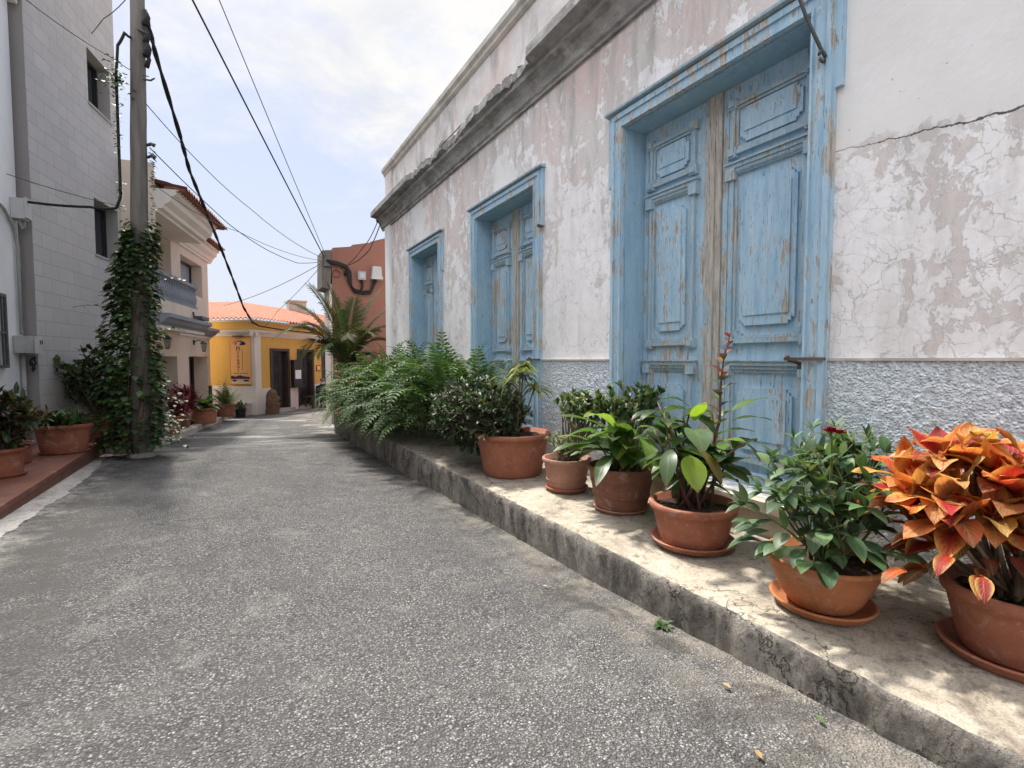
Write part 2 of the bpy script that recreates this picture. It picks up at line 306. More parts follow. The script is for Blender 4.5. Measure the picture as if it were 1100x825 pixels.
side=t.math('ADD',t.math('SUBTRACT',v,t.math('MULTIPLY',au,.75)),t.math('MULTIPLY',t.noise(t.P,16,3),.06))
sv=t.mr(t.math('SINE',t.math('MULTIPLY',side,44)),.45,.95); mid=t.mr(au,.015,.07,1,0)
blot=t.mr(t.noise(t.P,13,5,.6),.42,.62)
vc=t.ramp(w,[(0,(.42,.02,.025)),(.5,(.50,.05,.015)),(.62,(.62,.33,.05)),(.8,(.05,.06,.02)),(1,(.6,.42,.16))])
vc2=t.ramp(w,[(0,(.16,.012,.02)),(.55,(.42,.035,.015)),(.62,(.62,.05,.02)),(.8,(.30,.05,.03)),(1,(.10,.03,.02))])
c=t.mix(t.math('MULTIPLY',t.math('MULTIPLY',t.mr(au,.22,.46),t.mr(w,.75,.55)),.75),a.outputs['Color'],(.66,.40,.09)); c=t.mix(t.math('MULTIPLY',t.math('MULTIPLY',t.mr(v,.85,.25),t.mr(au,.38,.12)),.75),c,vc2); c=t.mix(t.math('MULTIPLY',blot,.5),c,vc2)
c=t.mix(t.math('MULTIPLY',t.math('MAXIMUM',mid,t.math('MULTIPLY',sv,t.mr(au,.42,.2,.15,.8))),.75),c,vc)
t.set(c); t.nor(t.bump(t.math('ADD',sv,mid),.35,.006))
tr=t.n('ShaderNodeBsdfTranslucent',{'Color':t.mix(1,c,(1.2,1.05,.8),'MULTIPLY')}); mx=t.n('ShaderNodeMixShader',(.36,t.b.outputs[0],tr)); t.L.new(mx,t.N['Material Output'].inputs[0]); M['croton']=t.m
M['stem']=plain('woody_stem',(.16,.12,.08),.85,.3,20,.3,60); M['stem_green']=plain('green_stem',(.10,.13,.05),.6,.3,20,.1,60); M['stem_red']=plain('purple_brown_stem',(.12,.06,.05),.6,.3,20,.1,60)
M['petal_red']=plain('dark_red_petal',(.22,.006,.02),.6,.4,40,.1,60); M['petal_pink']=plain('pale_pink_petal',(.75,.55,.5),.6,.15,40,0); M['petal_white']=plain('white_petal',(.8,.8,.72),.6,.08,40,0)
M['pole']=plain('weathered_pole_timber',(.17,.155,.135),.92,.25,5,.5,30,stretch=(3,3,.25),dirt=(.09,.08,.07))
M['stone']=plain('brown_carved_stone',(.15,.095,.06),.95,.3,5,.7,25,dirt=(.08,.055,.04))
M['cloth_dark']=plain('dark_clothing',(.02,.02,.024),.95,.3,12,.3,80); M['skin']=plain('skin',(.45,.26,.19),.6,.1,10,0); M['cap']=plain('brown_cap',(.22,.13,.12),.9,.2,20,.2,80)
M['mask_white']=plain('white_mask',(.75,.72,.72),.9,.05,20,0)
M['steel']=plain('worn_steel',(.25,.25,.25),.4,.1,20,0,metal=.8)
M['sign_orange']=painted('orange_banner_print',(.88,.47,.17),(.80,.40,.15),.3,.02)
M['sign_navy']=plain('navy_print',(.03,.03,.07),.7,.1,5,0); M['sign_text']=plain('maroon_print',(.14,.035,.03),.7,.1,5,0); M['sign_pale']=plain('pale_print',(.72,.62,.50),.7,.1,5,0); M['paper']=plain('white_menu_paper',(.72,.76,.76),.7,.06,8,0)
# ------------------------------------------------------------------ mesh builder
class MB:
    """collects faces in a local frame (s along, n outwards, z up) and links them as one mesh object"""
    def __init__(s,T=None): s.v=[];s.f=[];s.mi=[];s.col=[];s.uv=[];s.T=T;s.c=(1,1,1);s.smooth=False
    def vert(s,p,uv=(0,0,0)):
        s.v.append(s.T(*p) if s.T else tuple(p)); s.col.append(s.c); s.uv.append(uv); return len(s.v)-1
    def face(s,ids,m=0): s.f.append(ids); s.mi.append(m)
    def quad(s,a,b,c,d,m=0): s.face([s.vert(p) for p in (a,b,c,d)],m)
    def box(s,a0,a1,b0,b1,c0,c1,m=0,taper=0):
        i=[s.vert(p) for p in ((a0,b0,c0),(a1,b0,c0),(a1,b1,c0),(a0,b1,c0),(a0+taper,b0+taper*0,c1),(a1-taper,b0,c1),(a1-taper,b1-taper,c1),(a0+taper,b1-taper,c1))]
        for q in ((3,2,1,0),(4,5,6,7),(0,1,5,4),(1,2,6,5),(2,3,7,6),(3,0,4,7)): s.face([i[k] for k in q],m)
    def poly_prism(s,pts,ax,a0,a1,m=0):
        """closed outline pts (2d) extruded along axis ax (0,1,2)"""
        def P(p,a): l=list(p); l.insert(ax,a); return l
        n=len(pts); A=[s.vert(P(p,a0)) for p in pts]; B=[s.vert(P(p,a1)) for p in pts]
        for k in range(n): s.face([A[k],A[(k+1)%n],B[(k+1)%n],B[k]],m)
        s.face(A[::-1],m); s.face(B,m)
    def lathe(s,prof,c=(0,0,0),k=28,m=0,sx=1,sy=1,wob=0,rng=None):
        rings=[]
        for r,z in prof:
            rings.append([s.vert((c[0]+r*sx*math.cos(2*PI*j/k),c[1]+r*sy*math.sin(2*PI*j/k),c[2]+z)) for j in range(k)])
        for a,b in zip(rings,rings[1:]):
            for j in range(k): s.face([a[j],a[(j+1)%k],b[(j+1)%k],b[j]],m)
        if prof[0][0]>1e-4: s.face(rings[0][::-1],m)
        if prof[-1][0]>1e-4: s.face(rings[-1],m)
    def tube(s,pts,r0,r1=None,k=6,m=0,radii=None,cap=True):
        pts=[V(p) for p in pts]; n=len(pts); r1=r0 if r1 is None else r1
        rings=[]; pu=None
        for i,p in enumerate(pts):
            d=(pts[min(i+1,n-1)]-pts[max(i-1,0)])
            d=d.normalized() if d.length>1e-9 else V((0,0,1))
            if pu is None: pu=V((1,0,0)) if abs(d.x)<.8 else V((0,1,0))
            u=(pu-d*pu.dot(d)); u=u.normalized() if u.length>1e-6 else d.orthogonal().normalized(); pu=u; w=d.cross(u)
            r=radii[i] if radii else r0+(r1-r0)*i/max(1,n-1)
            rings.append([s.vert(p+u*r*math.cos(2*PI*j/k)+w*r*math.sin(2*PI*j/k)) for j in range(k)])
        for a,b in zip(rings,rings[1:]):
            for j in range(k): s.face([a[j],a[(j+1)%k],b[(j+1)%k],b[j]],m)
        if cap: s.face(rings[0][::-1],m); s.face(rings[-1],m)
    def grid(s,fn,nu,nv,m=0):
        ids=[[s.vert(fn(i/nu,j/nv)) for j in range(nv+1)] for i in range(nu+1)]
        for i in range(nu):
            for j in range(nv): s.face([ids[i][j],ids[i+1][j],ids[i+1][j+1],ids[i][j+1]],m)
    def leaf(s,p,d,up,L,W,droop=.5,fold=.25,n=4,a=.8,b=.9,col=(.05,.1,.03),rnd=0.,wave=0.):
        p=V(p); d=V(d).normalized(); up=V(up); s.c=col; ids=[]; step=L/n
        for i in range(n+1):
            t=i/n
            di=(d+V((0,0,-1))*droop*t).normalized(); sd_=di.cross(up)
            sd_=sd_.normalized() if sd_.length>1e-4 else di.orthogonal().normalized()
            uv_=sd_.cross(di)
            w=W*.5*max(0,math.sin(PI*min(1,t**a)))**b if 0<i<n else 0
            if i==0: w=W*.04
            lift=uv_*(w*fold); wv=uv_*(wave*W*math.sin(t*9+rnd*6))
            ids.append((s.vert(p-sd_*w+lift+wv,(0.5-.5*(w>0),t,rnd)),s.vert(p,(.5,t,rnd)),s.vert(p+sd_*w+lift-wv,(.5+.5*(w>0),t,rnd))))
            p=p+di*step
        for q,r in zip(ids,ids[1:]):
            s.face([q[0],q[1],r[1],r[0]]); s.face([q[1],q[2],r[2],r[1]])
        s.c=(1,1,1)
    def build(s,name,mat,parent=None,smooth=None):
        org=V((0,0,0))
        if parent is not None:
            r=parent
            while r.parent: r=r.parent
            org=r.location
        me=bpy.data.meshes.new(name)
        me.from_pydata([(x-org[0],y-org[1],z-org[2]) for x,y,z in s.v],[],s.f)
        for m in (mat if isinstance(mat,(list,tuple)) else [mat]): me.materials.append(m)
        if any(s.mi): me.polygons.foreach_set('material_index',s.mi)
        ca=me.attributes.new('col','FLOAT_COLOR','POINT'); ca.data.foreach_set('color',[k for c in s.col for k in (*c,1)])
        ua=me.attributes.new('luv','FLOAT_VECTOR','POINT'); ua.data.foreach_set('vector',[k for u in s.uv for k in u])
        if smooth if smooth is not None else s.smooth: me.polygons.foreach_set('use_smooth',[True]*len(me.polygons))
        me.update()
        o=bpy.data.objects.new(name,me); COL.objects.link(o)
        if parent is not None: o.parent=parent
        return o
def sm(mb): mb.smooth=True; return mb
def thing(name,label,cat,loc=(0,0,0),group=None):
    o=bpy.data.objects.new(name,None); COL.objects.link(o); o.location=loc; o.empty_display_size=.1
    o['label']=label; o['category']=cat
    if group: o['group']=group
    return o
def tag(o,label,cat,group=None):
    o['label']=label; o['category']=cat
    if group: o['group']=group
    return o
def struct(o): o['kind']='structure'; return o
def frame(P,heading,flip=1):
    """wall frame: s along the heading, n towards the street (right of the heading when flip=1)"""
    a=R(heading); d=(math.sin(a),math.cos(a)); n=(math.cos(a)*flip,-math.sin(a)*flip)
    return lambda s,nn,z:(P[0]+d[0]*s+n[0]*nn,P[1]+d[1]*s+n[1]*nn,z)
def nz(x,y,z=0): return mnoise.noise((x,y,z))
def fbm(x,y,z=0,o=4): return mnoise.fractal((x,y,z),1.0,2.0,o)

# ------------------------------------------------------------------ ground, road, pavement, terrace
RY=[(-12,.22),(-4,.12),(.7,.03),(1.7,-.035),(2.4,-.07),(3.7,-.105),(5,-.125),(7.5,-.18),(9,-.21),(12,-.28),(16,-.36),(20,-.42),(26,-.5),(60,-1.0)]
def zroad(x,y):
    for (a,za),(b,zb) in zip(RY,RY[1:]):
        if y<=b: break
    t=max(0,min(1,(y-a)/(b-a))); zz=za+(zb-za)*t
    k=.045*max(0,min(1,(19-y)/9))
    return zz+k*(2.05-max(-1.8,min(2.05,x)))
g=MB(); g.grid(lambda u,v:(-900+1800*u,-900+1800*v,-1.6),8,8); struct(g.build('ground',M['ground']))
g=sm(MB()); g.grid(lambda u,v:(-9+20*u,-12+60*v,zroad(-9+20*u,-12+60*v)+.006*fbm((-9+20*u)*.8,(-12+60*v)*.8)),80,300); struct(g.build('road',M['asphalt']))

# raised pavement on the right: kerb face + slab top, worn edge
def pav(u,v):
    y=-4+15.9*v
    e=.014*fbm(y*2.1,3)+.012*fbm(y*9,7); h=.008*fbm(y*1.3,11); top=.2+h
    ch=max(0,.05*(fbm(y*1.7,21)-.18))           # chipped bits of the edge
    far=.035*max(0,min(1,(y-5.2)/1.2))*(1+.6*fbm(y*2.5,9))*(1 if y<11 else 1)
    prof=[(2.075-far,-.75),(2.06-far+e*.8,-.2),(2.055-far*.9+e,-.05),(2.05-far*.7+e+.010*fbm(y*14,2),.09),(2.05-far*.6+e+ch*.6,.165-ch),(2.062-far*.5+e+ch,.193-ch*.7+h),(2.09-far*.5+e*.5+ch*1.2,top),(2.3,top+.004*fbm(y*3,31)),(2.6,top+.01+.006*fbm(y*3,41)),(2.9,top+.014+.006*fbm(y*3,51)),(3.16,top+.02),(3.7,top+.02)]
    k=u*(len(prof)-1); i=min(int(k),len(prof)-2); a,b=prof[i],prof[i+1]; t=k-i
    return (a[0]+(b[0]-a[0])*t,y,a[1]+(b[1]-a[1])*t)
g=sm(MB()); NU=22
ids=[[g.vert(pav(i/NU,j/520)) for j in range(521)] for i in range(NU+1)]
for i in range(NU):
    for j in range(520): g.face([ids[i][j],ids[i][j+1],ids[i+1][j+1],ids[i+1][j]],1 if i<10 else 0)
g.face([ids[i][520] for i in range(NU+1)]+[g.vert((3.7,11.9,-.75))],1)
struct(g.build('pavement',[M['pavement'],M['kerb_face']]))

# concrete gutter strip at the left, with a ragged asphalt edge
g=sm(MB())
def gut(u,v):
    y=1.5+8.25*v; x1=-1.56+.05*fbm(y*1.4,5)+.035*fbm(y*4.3,8)+.012*fbm(y*23,3)-.12*max(0,(y-8)/2); x=-1.80+(x1+1.80)*u
    return (x,y,zroad(x,y)+.006)
g.grid(gut,4,700); struct(g.build('gutter',M['gutter']))
# red tiled terrace with a painted riser
g=MB(); g.box(-4.2,-1.75,-3,9.68,.10,.15); struct(g.build('terrace',M['terrace']))
g=MB(); g.box(-4.2,-1.757,-3,9.675,-.6,.099); struct(g.build('terrace_base',M['terrace_riser']))
# sidewalk under the cream house
KP=[(-1.52,9.72),(-1.25,9.95),(-.98,11.3),(-.69,13.7),(-.38,15.7),(-.06,17.55)]
def kp(t):
    k=t*(len(KP)-1); i=min(int(k),len(KP)-2); a,b=KP[i],KP[i+1]; f=k-i
    return a[0]+(b[0]-a[0])*f,a[1]+(b[1]-a[1])*f
def swz(x,y): return zroad(x,y)+.13
g=MB()
def sw(u,v):
    x,y=kp(v); return (x-.10-2.6*u,y+.5*u,swz(x,y)-.004)
g.grid(sw,2,30); struct(g.build('sidewalk',M['sidewalk']))
rng=random.Random(3)
# kerb stones one by one
kg=MB(); L=[kp(i/600) for i in range(601)]
acc=0; start=0; ks=[]
for i in range(1,601):
    acc+=math.dist(L[i],L[i-1])
    if acc>.78: ks.append((start,i)); start=i; acc=0
ks.append((start,600))
for q,(a,b) in enumerate(ks):
    if q==0 : continue
    A=V((*L[a],0)); B=V((*L[b],0)); d=(B-A).normalized(); n=V((d.y,-d.x,0)); A+=d*.006; B-=d*.006
    zt=[swz(*L[a])+.004+rng.uniform(-.004,.008),swz(*L[b])+.004+rng.uniform(-.004,.008)]
    o=rng.uniform(-.008,.008)
    i=[]
    for P,z in ((A,zt[0]),(B,zt[1])):
        for off,zz in ((.02+o,-.5),(.015+o,z-.018),(-.002+o,z),(-.13,z),(-.13,-.5)):
            p=P+n*off; i.append(kg.vert((p.x,p.y,zz)))
    for k in range(4): kg.face([i[k],i[k+5],i[k+6],i[k+1]])
    kg.face(i[0:5][::-1]); kg.face(i[5:10])
struct(kg.build('kerb',M['kerbstone']))
# low pale step at the terrace end and in front of the cafe
g=MB(); g.box(-1.74,-1.40,9.70,9.86,-.4,.065); struct(g.build('kerb_step',M['kerbstone']))

# ------------------------------------------------------------------ walls with openings
def wall(mb,s0,s1,z0,z1,ops=(),depth=.25,n=0,m=0,mr=None,uv=False,step=None):
    mr=m if mr is None else mr
    ss=sorted({s0,s1,*[o[0] for o in ops],*[o[1] for o in ops]}); zs=sorted({z0,z1,*[o[2] for o in ops],*[o[3] for o in ops]})
    ss=[a for a in ss if s0<=a<=s1]; zs=[a for a in zs if z0<=a<=z1]
    for a,b in zip(ss,ss[1:]):
        for c,d in zip(zs,zs[1:]):
            if any(o[0]<=a and b<=o[1] and o[2]<=c and d<=o[3] for o in ops): continue
            q=[(a,n,c),(b,n,c),(b,n,d),(a,n,d)]
            mb.face([mb.vert(p,(p[0],p[2],0)) for p in q],m)
    for a,b,c,d in ops:
        c=max(c,z0); e=n-depth
        mb.quad((a,n,c),(a,n,d),(a,e,d),(a,e,c),mr); mb.quad((b,n,c),(b,e,c),(b,e,d),(b,n,d),mr)
        mb.quad((a,n,d),(b,n,d),(b,e,d),(a,e,d),mr); mb.quad((a,n,c),(a,e,c),(b,e,c),(b,n,c),mr)

# ------------------------------------------------------------------ the old house with the blue doors
HX=3.15
T=lambda s,n,z:(HX-n,s,z)
house=thing('old_house','old one-storey house with peeling white and pink plaster, blue panelled doors and a crumbling cornice','house',(HX,3,.2))
D1=(1.80,3.47,.46,3.50); D2=(4.98,6.58,.46,3.44); D3=(8.06,9.50,.46,3.42)
mb=MB(T); wall(mb,-7,11.3,-.5,4.88,(D1,D2,D3),.30)
mb.quad((11.3,0,-.5),(11.3,-7,-.5),(11.3,-7,4.88),(11.3,0,4.88)); mb.quad((-7,-7,-.5),(-7,0,-.5),(-7,0,4.88),(-7,-7,4.88)); mb.quad((-7,-7,-.5),(11.3,-7,-.5),(11.3,-7,4.88),(-7,-7,4.88))
mb.build('wall',M['facade'],house)
# dado panels, roughcast, a little proud, real relief
for a,b in ((-7,1.665),(3.63,4.85),(6.80,7.88),(9.72,10.98)):
    mb=sm(MB(T))
    segs=((a,0.2,.08),(0.2,b,.016)) if a<0 else ((a,b,.016 if a<5 else .03),)
    for s0,s1,st in segs:
        nu=int((s1-s0)/st)+1; nv=int(1.24/max(st,.016))
        def fn(u,v,s0=s0,s1=s1):
            s=s0+(s1-s0)*u; z=.16+1.236*v; return (s,.014+.006*fbm(s*30,z*30,5)+.006*nz(s*62,z*62),z)
        mb.grid(fn,nu,nv)
    da=mb.build('dado',M['dado'],house)
    mb=MB(T); mb.box(a,b,.001,.024,1.397,1.412); mb.build('ledge',M['capstone'],da)
mb=MB(T); mb.box(10.98,11.34,-.3,.05,-.4,4.40); mb.build('pilaster',M['white'],house)
# cornice: moulded profile, broken along the middle
prof=[(0,4.395),(.035,4.395),(.035,4.425),(.06,4.445),(.075,4.50),(.115,4.565),(.175,4.60),(.175,4.655),(.20,4.665),(.285,4.68),(.30,4.69),(.30,4.79),(.29,4.80),(0,4.885)]
mb=MB(T); rows=[]
NY=640
for j in range(NY+1):
    s=-7+18.62*j/NY; row=[]
    brk=max(0,min(1,(s-4.75)/.03))*max(0,min(1,(9.0-s)/.3)); brk*=.6+.55*fbm(s*1.1,4)+.35*fbm(s*5,9)
    if 6.7<s<7.3: brk=1.05
    brk=max(0,min(1.05,brk))
    for i,(n,z) in enumerate(prof):
        r=(.003+.007*brk)*fbm(s*4,i*1.7,n*9)+(.002+.006*brk)*fbm(s*15,i*3)
        if n>.19: n=n*(1-brk)+(.185+.02*fbm(s*6,i))*brk; z=z+(-.03+.05*fbm(s*5,i*2,3))*brk*(i>9)
        row.append(mb.vert((s,max(0,n+(r if n>0 else 0)),z+r*.6)))
    rows.append(row)
for a,b in zip(rows,rows[1:]):
    for k in range(len(prof)-1): mb.face([a[k],b[k],b[k+1],a[k+1]])
mb.face(rows[-1]); mb.face(rows[0][::-1])
cor=mb.build('cornice',M['cornice'],house)
mb=MB(T); mb.tube([(6.55,.27,4.70),(6.9,.24,4.73),(7.35,.27,4.70)],.008); mb.build('iron_rod',M['rust'],cor)
mb=MB(T); mb.box(-7,11.36,-.30,-.02,4.86,5.58); mb.box(10.9,11.40,-.30,.015,4.87,5.58); par=mb.build('parapet',M['parapet'],house)
cp=[(-.33,5.58),(.0,5.58),(.03,5.60),(.035,5.64),(.075,5.67),(.08,5.735),(.06,5.75),(-.33,5.76)]
mb=MB(T); mb.poly_prism([(n,z) for n,z in cp],0,-7,11.46); mb.build('parapet_cap',M['capstone'],par)
mb=MB(T); mb.box(-7,11.3,-7,-.3,4.88,4.95); mb.build('roof',M['capstone'],house)

def moulded_frame(mb,s0,s1,z0,z1,n,w=.034,h=.034):
    """picture-frame moulding: outer step and inner bead"""
    for a,b,c,d in ((s0,s1,z1-w,z1),(s0,s1,z0,z0+w),(s0,s0+w,z0+w,z1-w),(s1-w,s1,z0+w,z1-w)): mb.box(a,b,n,n+h,c,d)
    i=w+.002; ww=.020; k=h*.6
    for a,b,c,d in ((s0+i,s1-i,z1-i-ww,z1-i),(s0+i,s1-i,z0+i,z0+i+ww),(s0+i,s0+i+ww,z0+i+ww,z1-i-ww),(s1-i-ww,s1-i,z0+i+ww,z1-i-ww)): mb.box(a,b,n,n+k,c,d)
def ears(mb,s0,s1,z0,z1,n,e=.075,o=.024,h=.044,which='tb'):
    for sa in (s0-o,s1-e+o):
        if 't' in which: mb.box(sa,sa+e,n,n+h,z1-e+o,z1+o); mb.box(sa+.014,sa+e-.014,n+h,n+h+.012,z1-e+o+.014,z1+o-.014)
        if 'b' in which: mb.box(sa,sa+e,n,n+h,z0-o,z0+e-o); mb.box(sa+.014,sa+e-.014,n+h,n+h+.012,z0-o+.014,z0+e-o-.014)
def raised(mb,s0,s1,z0,z1,n):
    w=s1-s0; h=z1-z0; k=.022
    mb.box(s0,s1,n,n+.022,z0+k*2,z1-k*2); mb.box(s0+k,s1-k,n,n+.0235,z0+k,z1-k); mb.box(s0+2*k,s1-2*k,n,n+.025,z0,z1)
    mb.box(s0+k*1.7,s1-k*1.7,n+.0255,n+.034,z0+k*3.4,z1-k*3.4)
def make_door(D,post_mat,first=False):
    s0,s1,z0,z1=D; dn=-.24; mid=(s0+s1)/2+.055; pw=.075
    # casing with cap and ears
    mb=MB(T); w=.145
    for a,b,c,d in ((s0-w,s0,z0-.1,z1),(s1,s1+w,z0-.1,z1),(s0-w,s1+w,z1,z1+w)):
        mb.box(a,b,-.01,.035,c,d)
    for a,b in ((s0-w-.04,s0-w),(s1+w,s1+w+.04)): mb.box(a,b,-.01,.034,z1-.50,z1+w)
    for a,b,c,d in ((s0-w+.012,s0-w+.045,z0-.1,z1+w-.02),(s1+w-.045,s1+w-.012,z0-.1,z1+w-.02),(s0-.02,s0-.006,z0-.1,z1+.005),(s1+.006,s1+.02,z0-.1,z1+.005)): mb.box(a,b,.035,.050,c,d)
    mb.box(s0-w+.046,s1+w-.046,.035,.049,z1+w-.055,z1+w-.012); mb.box(s0-.02,s1+.02,.035,.048,z1+.006,z1+.02)
    fr=mb.build('door_frame',M['blue_worn'],house)
    mb=MB(T); mb.poly_prism([(0,z1+w),(.075,z1+w+.012),(.078,z1+w+.03),(0,z1+w+.045)],0,s0-w-.06,s1+w+.06); mb.build('cap_moulding',M['moulding'],fr)
    # timber lining of the reveal
    mb=MB(T); mb.box(s0,s0+.012,dn-.02,-.002,z0,z1-.012); mb.box(s1-.012,s1,dn-.02,-.002,z0,z1-.012); mb.box(s0,s1,dn-.02,-.003,z1-.012,z1-.0005)
    mb.build('door_lining',M['blue_jamb'],house)
    mb=MB(T); mb.box(s0-.02,s1+.02,-.30,.10,z0-.075,z0-.003); mb.box(s0+.04,s1-.04,-.28,.06,.18,z0-.075); mb.build('door_sill',M['sill'],house)
    mb=MB(T); mb.box(s0+.012,s1-.012,dn-.02,dn+.035,z0,z0+.10); mb.box(s0+.012,s1-.012,dn+.035,dn+.05,z0+.07,z0+.10); mb.build('threshold',M['blue_worn'],house)
    # two leaves
    for a,b in ((s0+.013,mid-pw),(mid+pw,s1-.013)):
        lf=MB(T); lf.box(a,b,dn-.05,dn,z0+.101,z1-.013); 
        leaf=lf.build('door_leaf',M['blue'],house)
        i0,i1=a+.10,b-.085
        zl=1.40; H=z1-z0
        mo=MB(T)
        # top panel
        ta,tb=z1-.54,z1-.15; moulded_frame(mo,i0,i1,ta,tb,dn); ears(mo,i0,i1,ta,tb,dn)
        # tall middle panel with a projecting head
        ma,mbb=zl+.13,ta-.075; moulded_frame(mo,i0,i1,ma,mbb-.02,dn); ears(mo,i0,i1,ma,mbb,dn,which='b')
        for c,(x0,x1) in enumerate(((i0-.03,i1+.03),)): mo.box(x0,x1,dn,dn+.045,mbb-.03,mbb+.0); mo.box(x0+.02,x1-.02,dn,dn+.03,mbb-.062,mbb-.031); mo.box(x0-.01,x1+.01,dn,dn+.058,mbb+.001,mbb+.014)
        for x in (i0-.03,i1-.05): mo.box(x,x+.08,dn,dn+.055,mbb-.115,mbb-.031)
        for x in (i0+.05,i1-.05-.035): mo.box(x,x+.035,dn,dn+.024,ma+.052,ma+.10); mo.box(x+(.035 if x<(i0+i1)/2 else -.035),x+(.07 if x<(i0+i1)/2 else 0),dn,dn+.021,ma+.052,ma+.075)
        # bottom panel with its head at lock height
        ba,bb=z0+.17,zl-.015; moulded_frame(mo,i0,i1,ba,bb-.02,dn)
        mo.box(i0-.035,i1+.035,dn,dn+.05,bb-.025,bb+.005); mo.box(i0-.01,i1+.01,dn,dn+.03,bb-.055,bb-.026); mo.box(i0-.045,i1+.045,dn,dn+.062,bb+.006,bb+.018)
        for x in (i0-.035,i1-.045): mo.box(x,x+.08,dn,dn+.058,bb-.10,bb-.026)
        mo.build('panel_moulding',M['moulding'],leaf)
        rp=MB(T); raised(rp,i0+.095,i1-.095,ma+.13,mbb-.16,dn); raised(rp,i0+.095,i1-.095,ba+.1,bb-.19,dn); raised(rp,i0+.075,i1-.075,ta+.07,tb-.07,dn)
        rp.build('raised_panel',M['blue_worn' if not first else 'blue'],leaf)
        # framing rails as separate boards, a hair proud
        rl=MB(T); rl.box(a+.003,a+.055,dn,dn+.006,z0+.105,z1-.02); rl.box(b-.05,b-.003,dn,dn+.006,z0+.105,z1-.02); rl.build('stile',M['blue_worn'],leaf)
    mb=MB(T); mb.box(mid-pw+.001,mid+pw-.001,dn-.04,dn+.022,z0+.102,z1-.014); mb.box(mid-.02,mid+.035,dn+.022,dn+.034,z0+.102,z1-.3); mb.build('meeting_post',post_mat,house)
    return fr
f1=make_door(D1,M['bare'],True); f2=make_door(D2,M['bare']); f3=make_door(D3,M['blue_worn'])
mb=MB(T); mb.box(1.65,1.90,.052,.066,1.398,1.418); mb.tube([(1.885,.06,1.43),(1.885,.03,1.40),(1.885,-.12,1.375)],.014,.012); mb.box(1.865,1.91,-.2,-.10,1.34,1.375); mb.build('door_bar',M['rust'],house)
mb=MB(T); mb.box(4.80,5.08,.052,.072,1.395,1.418); mb.tube([(5.06,.06,1.43),(5.06,-.02,1.38)],.016); mb.build('door_bar',M['rust'],house)
mb=MB(T); mb.tube([(4.81,.04,2.93),(4.80,.09,2.93)],.018); mb.build('hinge_pin',M['iron'],house)
# wrought iron scroll bracket at the first door
mb=sm(MB(T)); mb.tube([(1.70,.05,3.19),(1.715,.075,3.235),(1.76,.16,3.42),(1.80,.26,3.66),(1.80,.30,3.95)],.011)
mb.tube([(1.715+.0,.06+.035*math.cos(a),3.20+.028*math.sin(a)) for a in [i*.5 for i in range(12)]],.010)
mb.tube([(1.66-.035*math.cos(a)*.9,.12,3.60+.075*math.sin(a)) for a in [PI*1.0+i*PI/10 for i in range(11)]]+[(1.625,.12,3.75),(1.64,.12,3.95)],.010)
mb.build('iron_bracket',M['iron'],house)
# ------------------------------------------------------------------ windows, roofs
def window(T,op,depth,parent,fw=.05,mull=1,frame_m='alu',glass_m='glass',n=0,name='window'):
    a,b,c,d=op; e=n-depth
    mb=MB(T)
    for q in ((a,a+fw,c,d),(b-fw,b,c,d),(a+fw,b-fw,d-fw,d),(a+fw,b-fw,c,c+fw)): mb.box(q[0],q[1],e-.03,e+.025,q[2],q[3])
    for k in range(mull):
        x=a+(b-a)*(k+1)/(mull+1); mb.box(x-fw*.5,x+fw*.5,e-.03,e+.02,c+fw,d-fw)
    w=mb.build(name,M[frame_m],parent)
    mb=MB(T); mb.box(a+fw*.5,b-fw*.5,e-.028,e-.012,c+fw*.5,d-fw*.5); mb.build('pane',M[glass_m],w); return w
def tile_roof(T,s0,s1,n0,z0,n1,z1,pitch=.2,courses=8,hip=0,amp=.045):
    mb=sm(MB(T)); nu=int((s1-s0)/pitch*8); nv=courses*3
    def fn(u,v):
        k=v*courses; fr=k-int(k) if v<1 else 1
        s=s0+(s1-s0)*u; 
        lo=s0+hip*(v*abs(n1-n0)); s=lo+(s1-lo)*u
        ph=2*PI*s/pitch; zz=amp*(max(0,math.cos(ph))**.7 if math.cos(ph)>0 else -.35*(-math.cos(ph)))
        return (s,n0+(n1-n0)*v,z0+(z1-z0)*v+zz-.018*fr+.01*nz(s*6,v*14))
    mb.grid(fn,nu,nv)
    # thickness at the eave
    mb.grid(lambda u,v:(s0+(s1-s0)*u,n0+.002,z0+(fn(0,0)[2]*0)+( (amp*(max(0,math.cos(2*PI*(s0+(s1-s0)*u)/pitch))**.7 if math.cos(2*PI*(s0+(s1-s0)*u)/pitch)>0 else .35*math.cos(2*PI*(s0+(s1-s0)*u)/pitch)))-.022*v)),nu,1)
    return mb

# ------------------------------------------------------------------ grey block house
GP=(-.6,18.4); TG=frame(GP,12.3)
grey=thing('grey_house','tall grey house of concrete blocks with small deep windows on the left','house',TG(-7.4,-1,-.3))
UW=(-7.05,-6.22,5.98,6.93); LW=(-7.0,-6.08,3.32,4.33)
mb=MB(TG); wall(mb,-8.83,-5.97,-.6,10,(UW,LW),.24)
grey_w=mb.build('wall',M['block'],grey)
mb=MB(TG); mb.quad((-8.83,-.001,-.6),(-8.83,-.001,10),(-8.83,-5,10),(-8.83,-5,-.6)); mb.quad((-5.97,-.001,-.6),(-5.97,-5,-.6),(-5.97,-5,10),(-5.97,-.001,10)); mb.quad((-8.83,0,10),(-5.97,0,10),(-5.97,-5,10),(-8.83,-5,10)); mb.quad((-8.83,-5,-.6),(-5.97,-5,-.6),(-5.97,-5,10),(-8.83,-5,10))
mb.build('side_wall',M['grey_side'],grey)
for o in (UW,LW):
    w=window(TG,o,.22,grey,.045,1)
    mb=MB(TG); mb.box(o[0]-.03,o[1]+.03,-.22,.025,o[2]-.04,o[2]-.002); mb.build('sill',M['box_grey'],w)
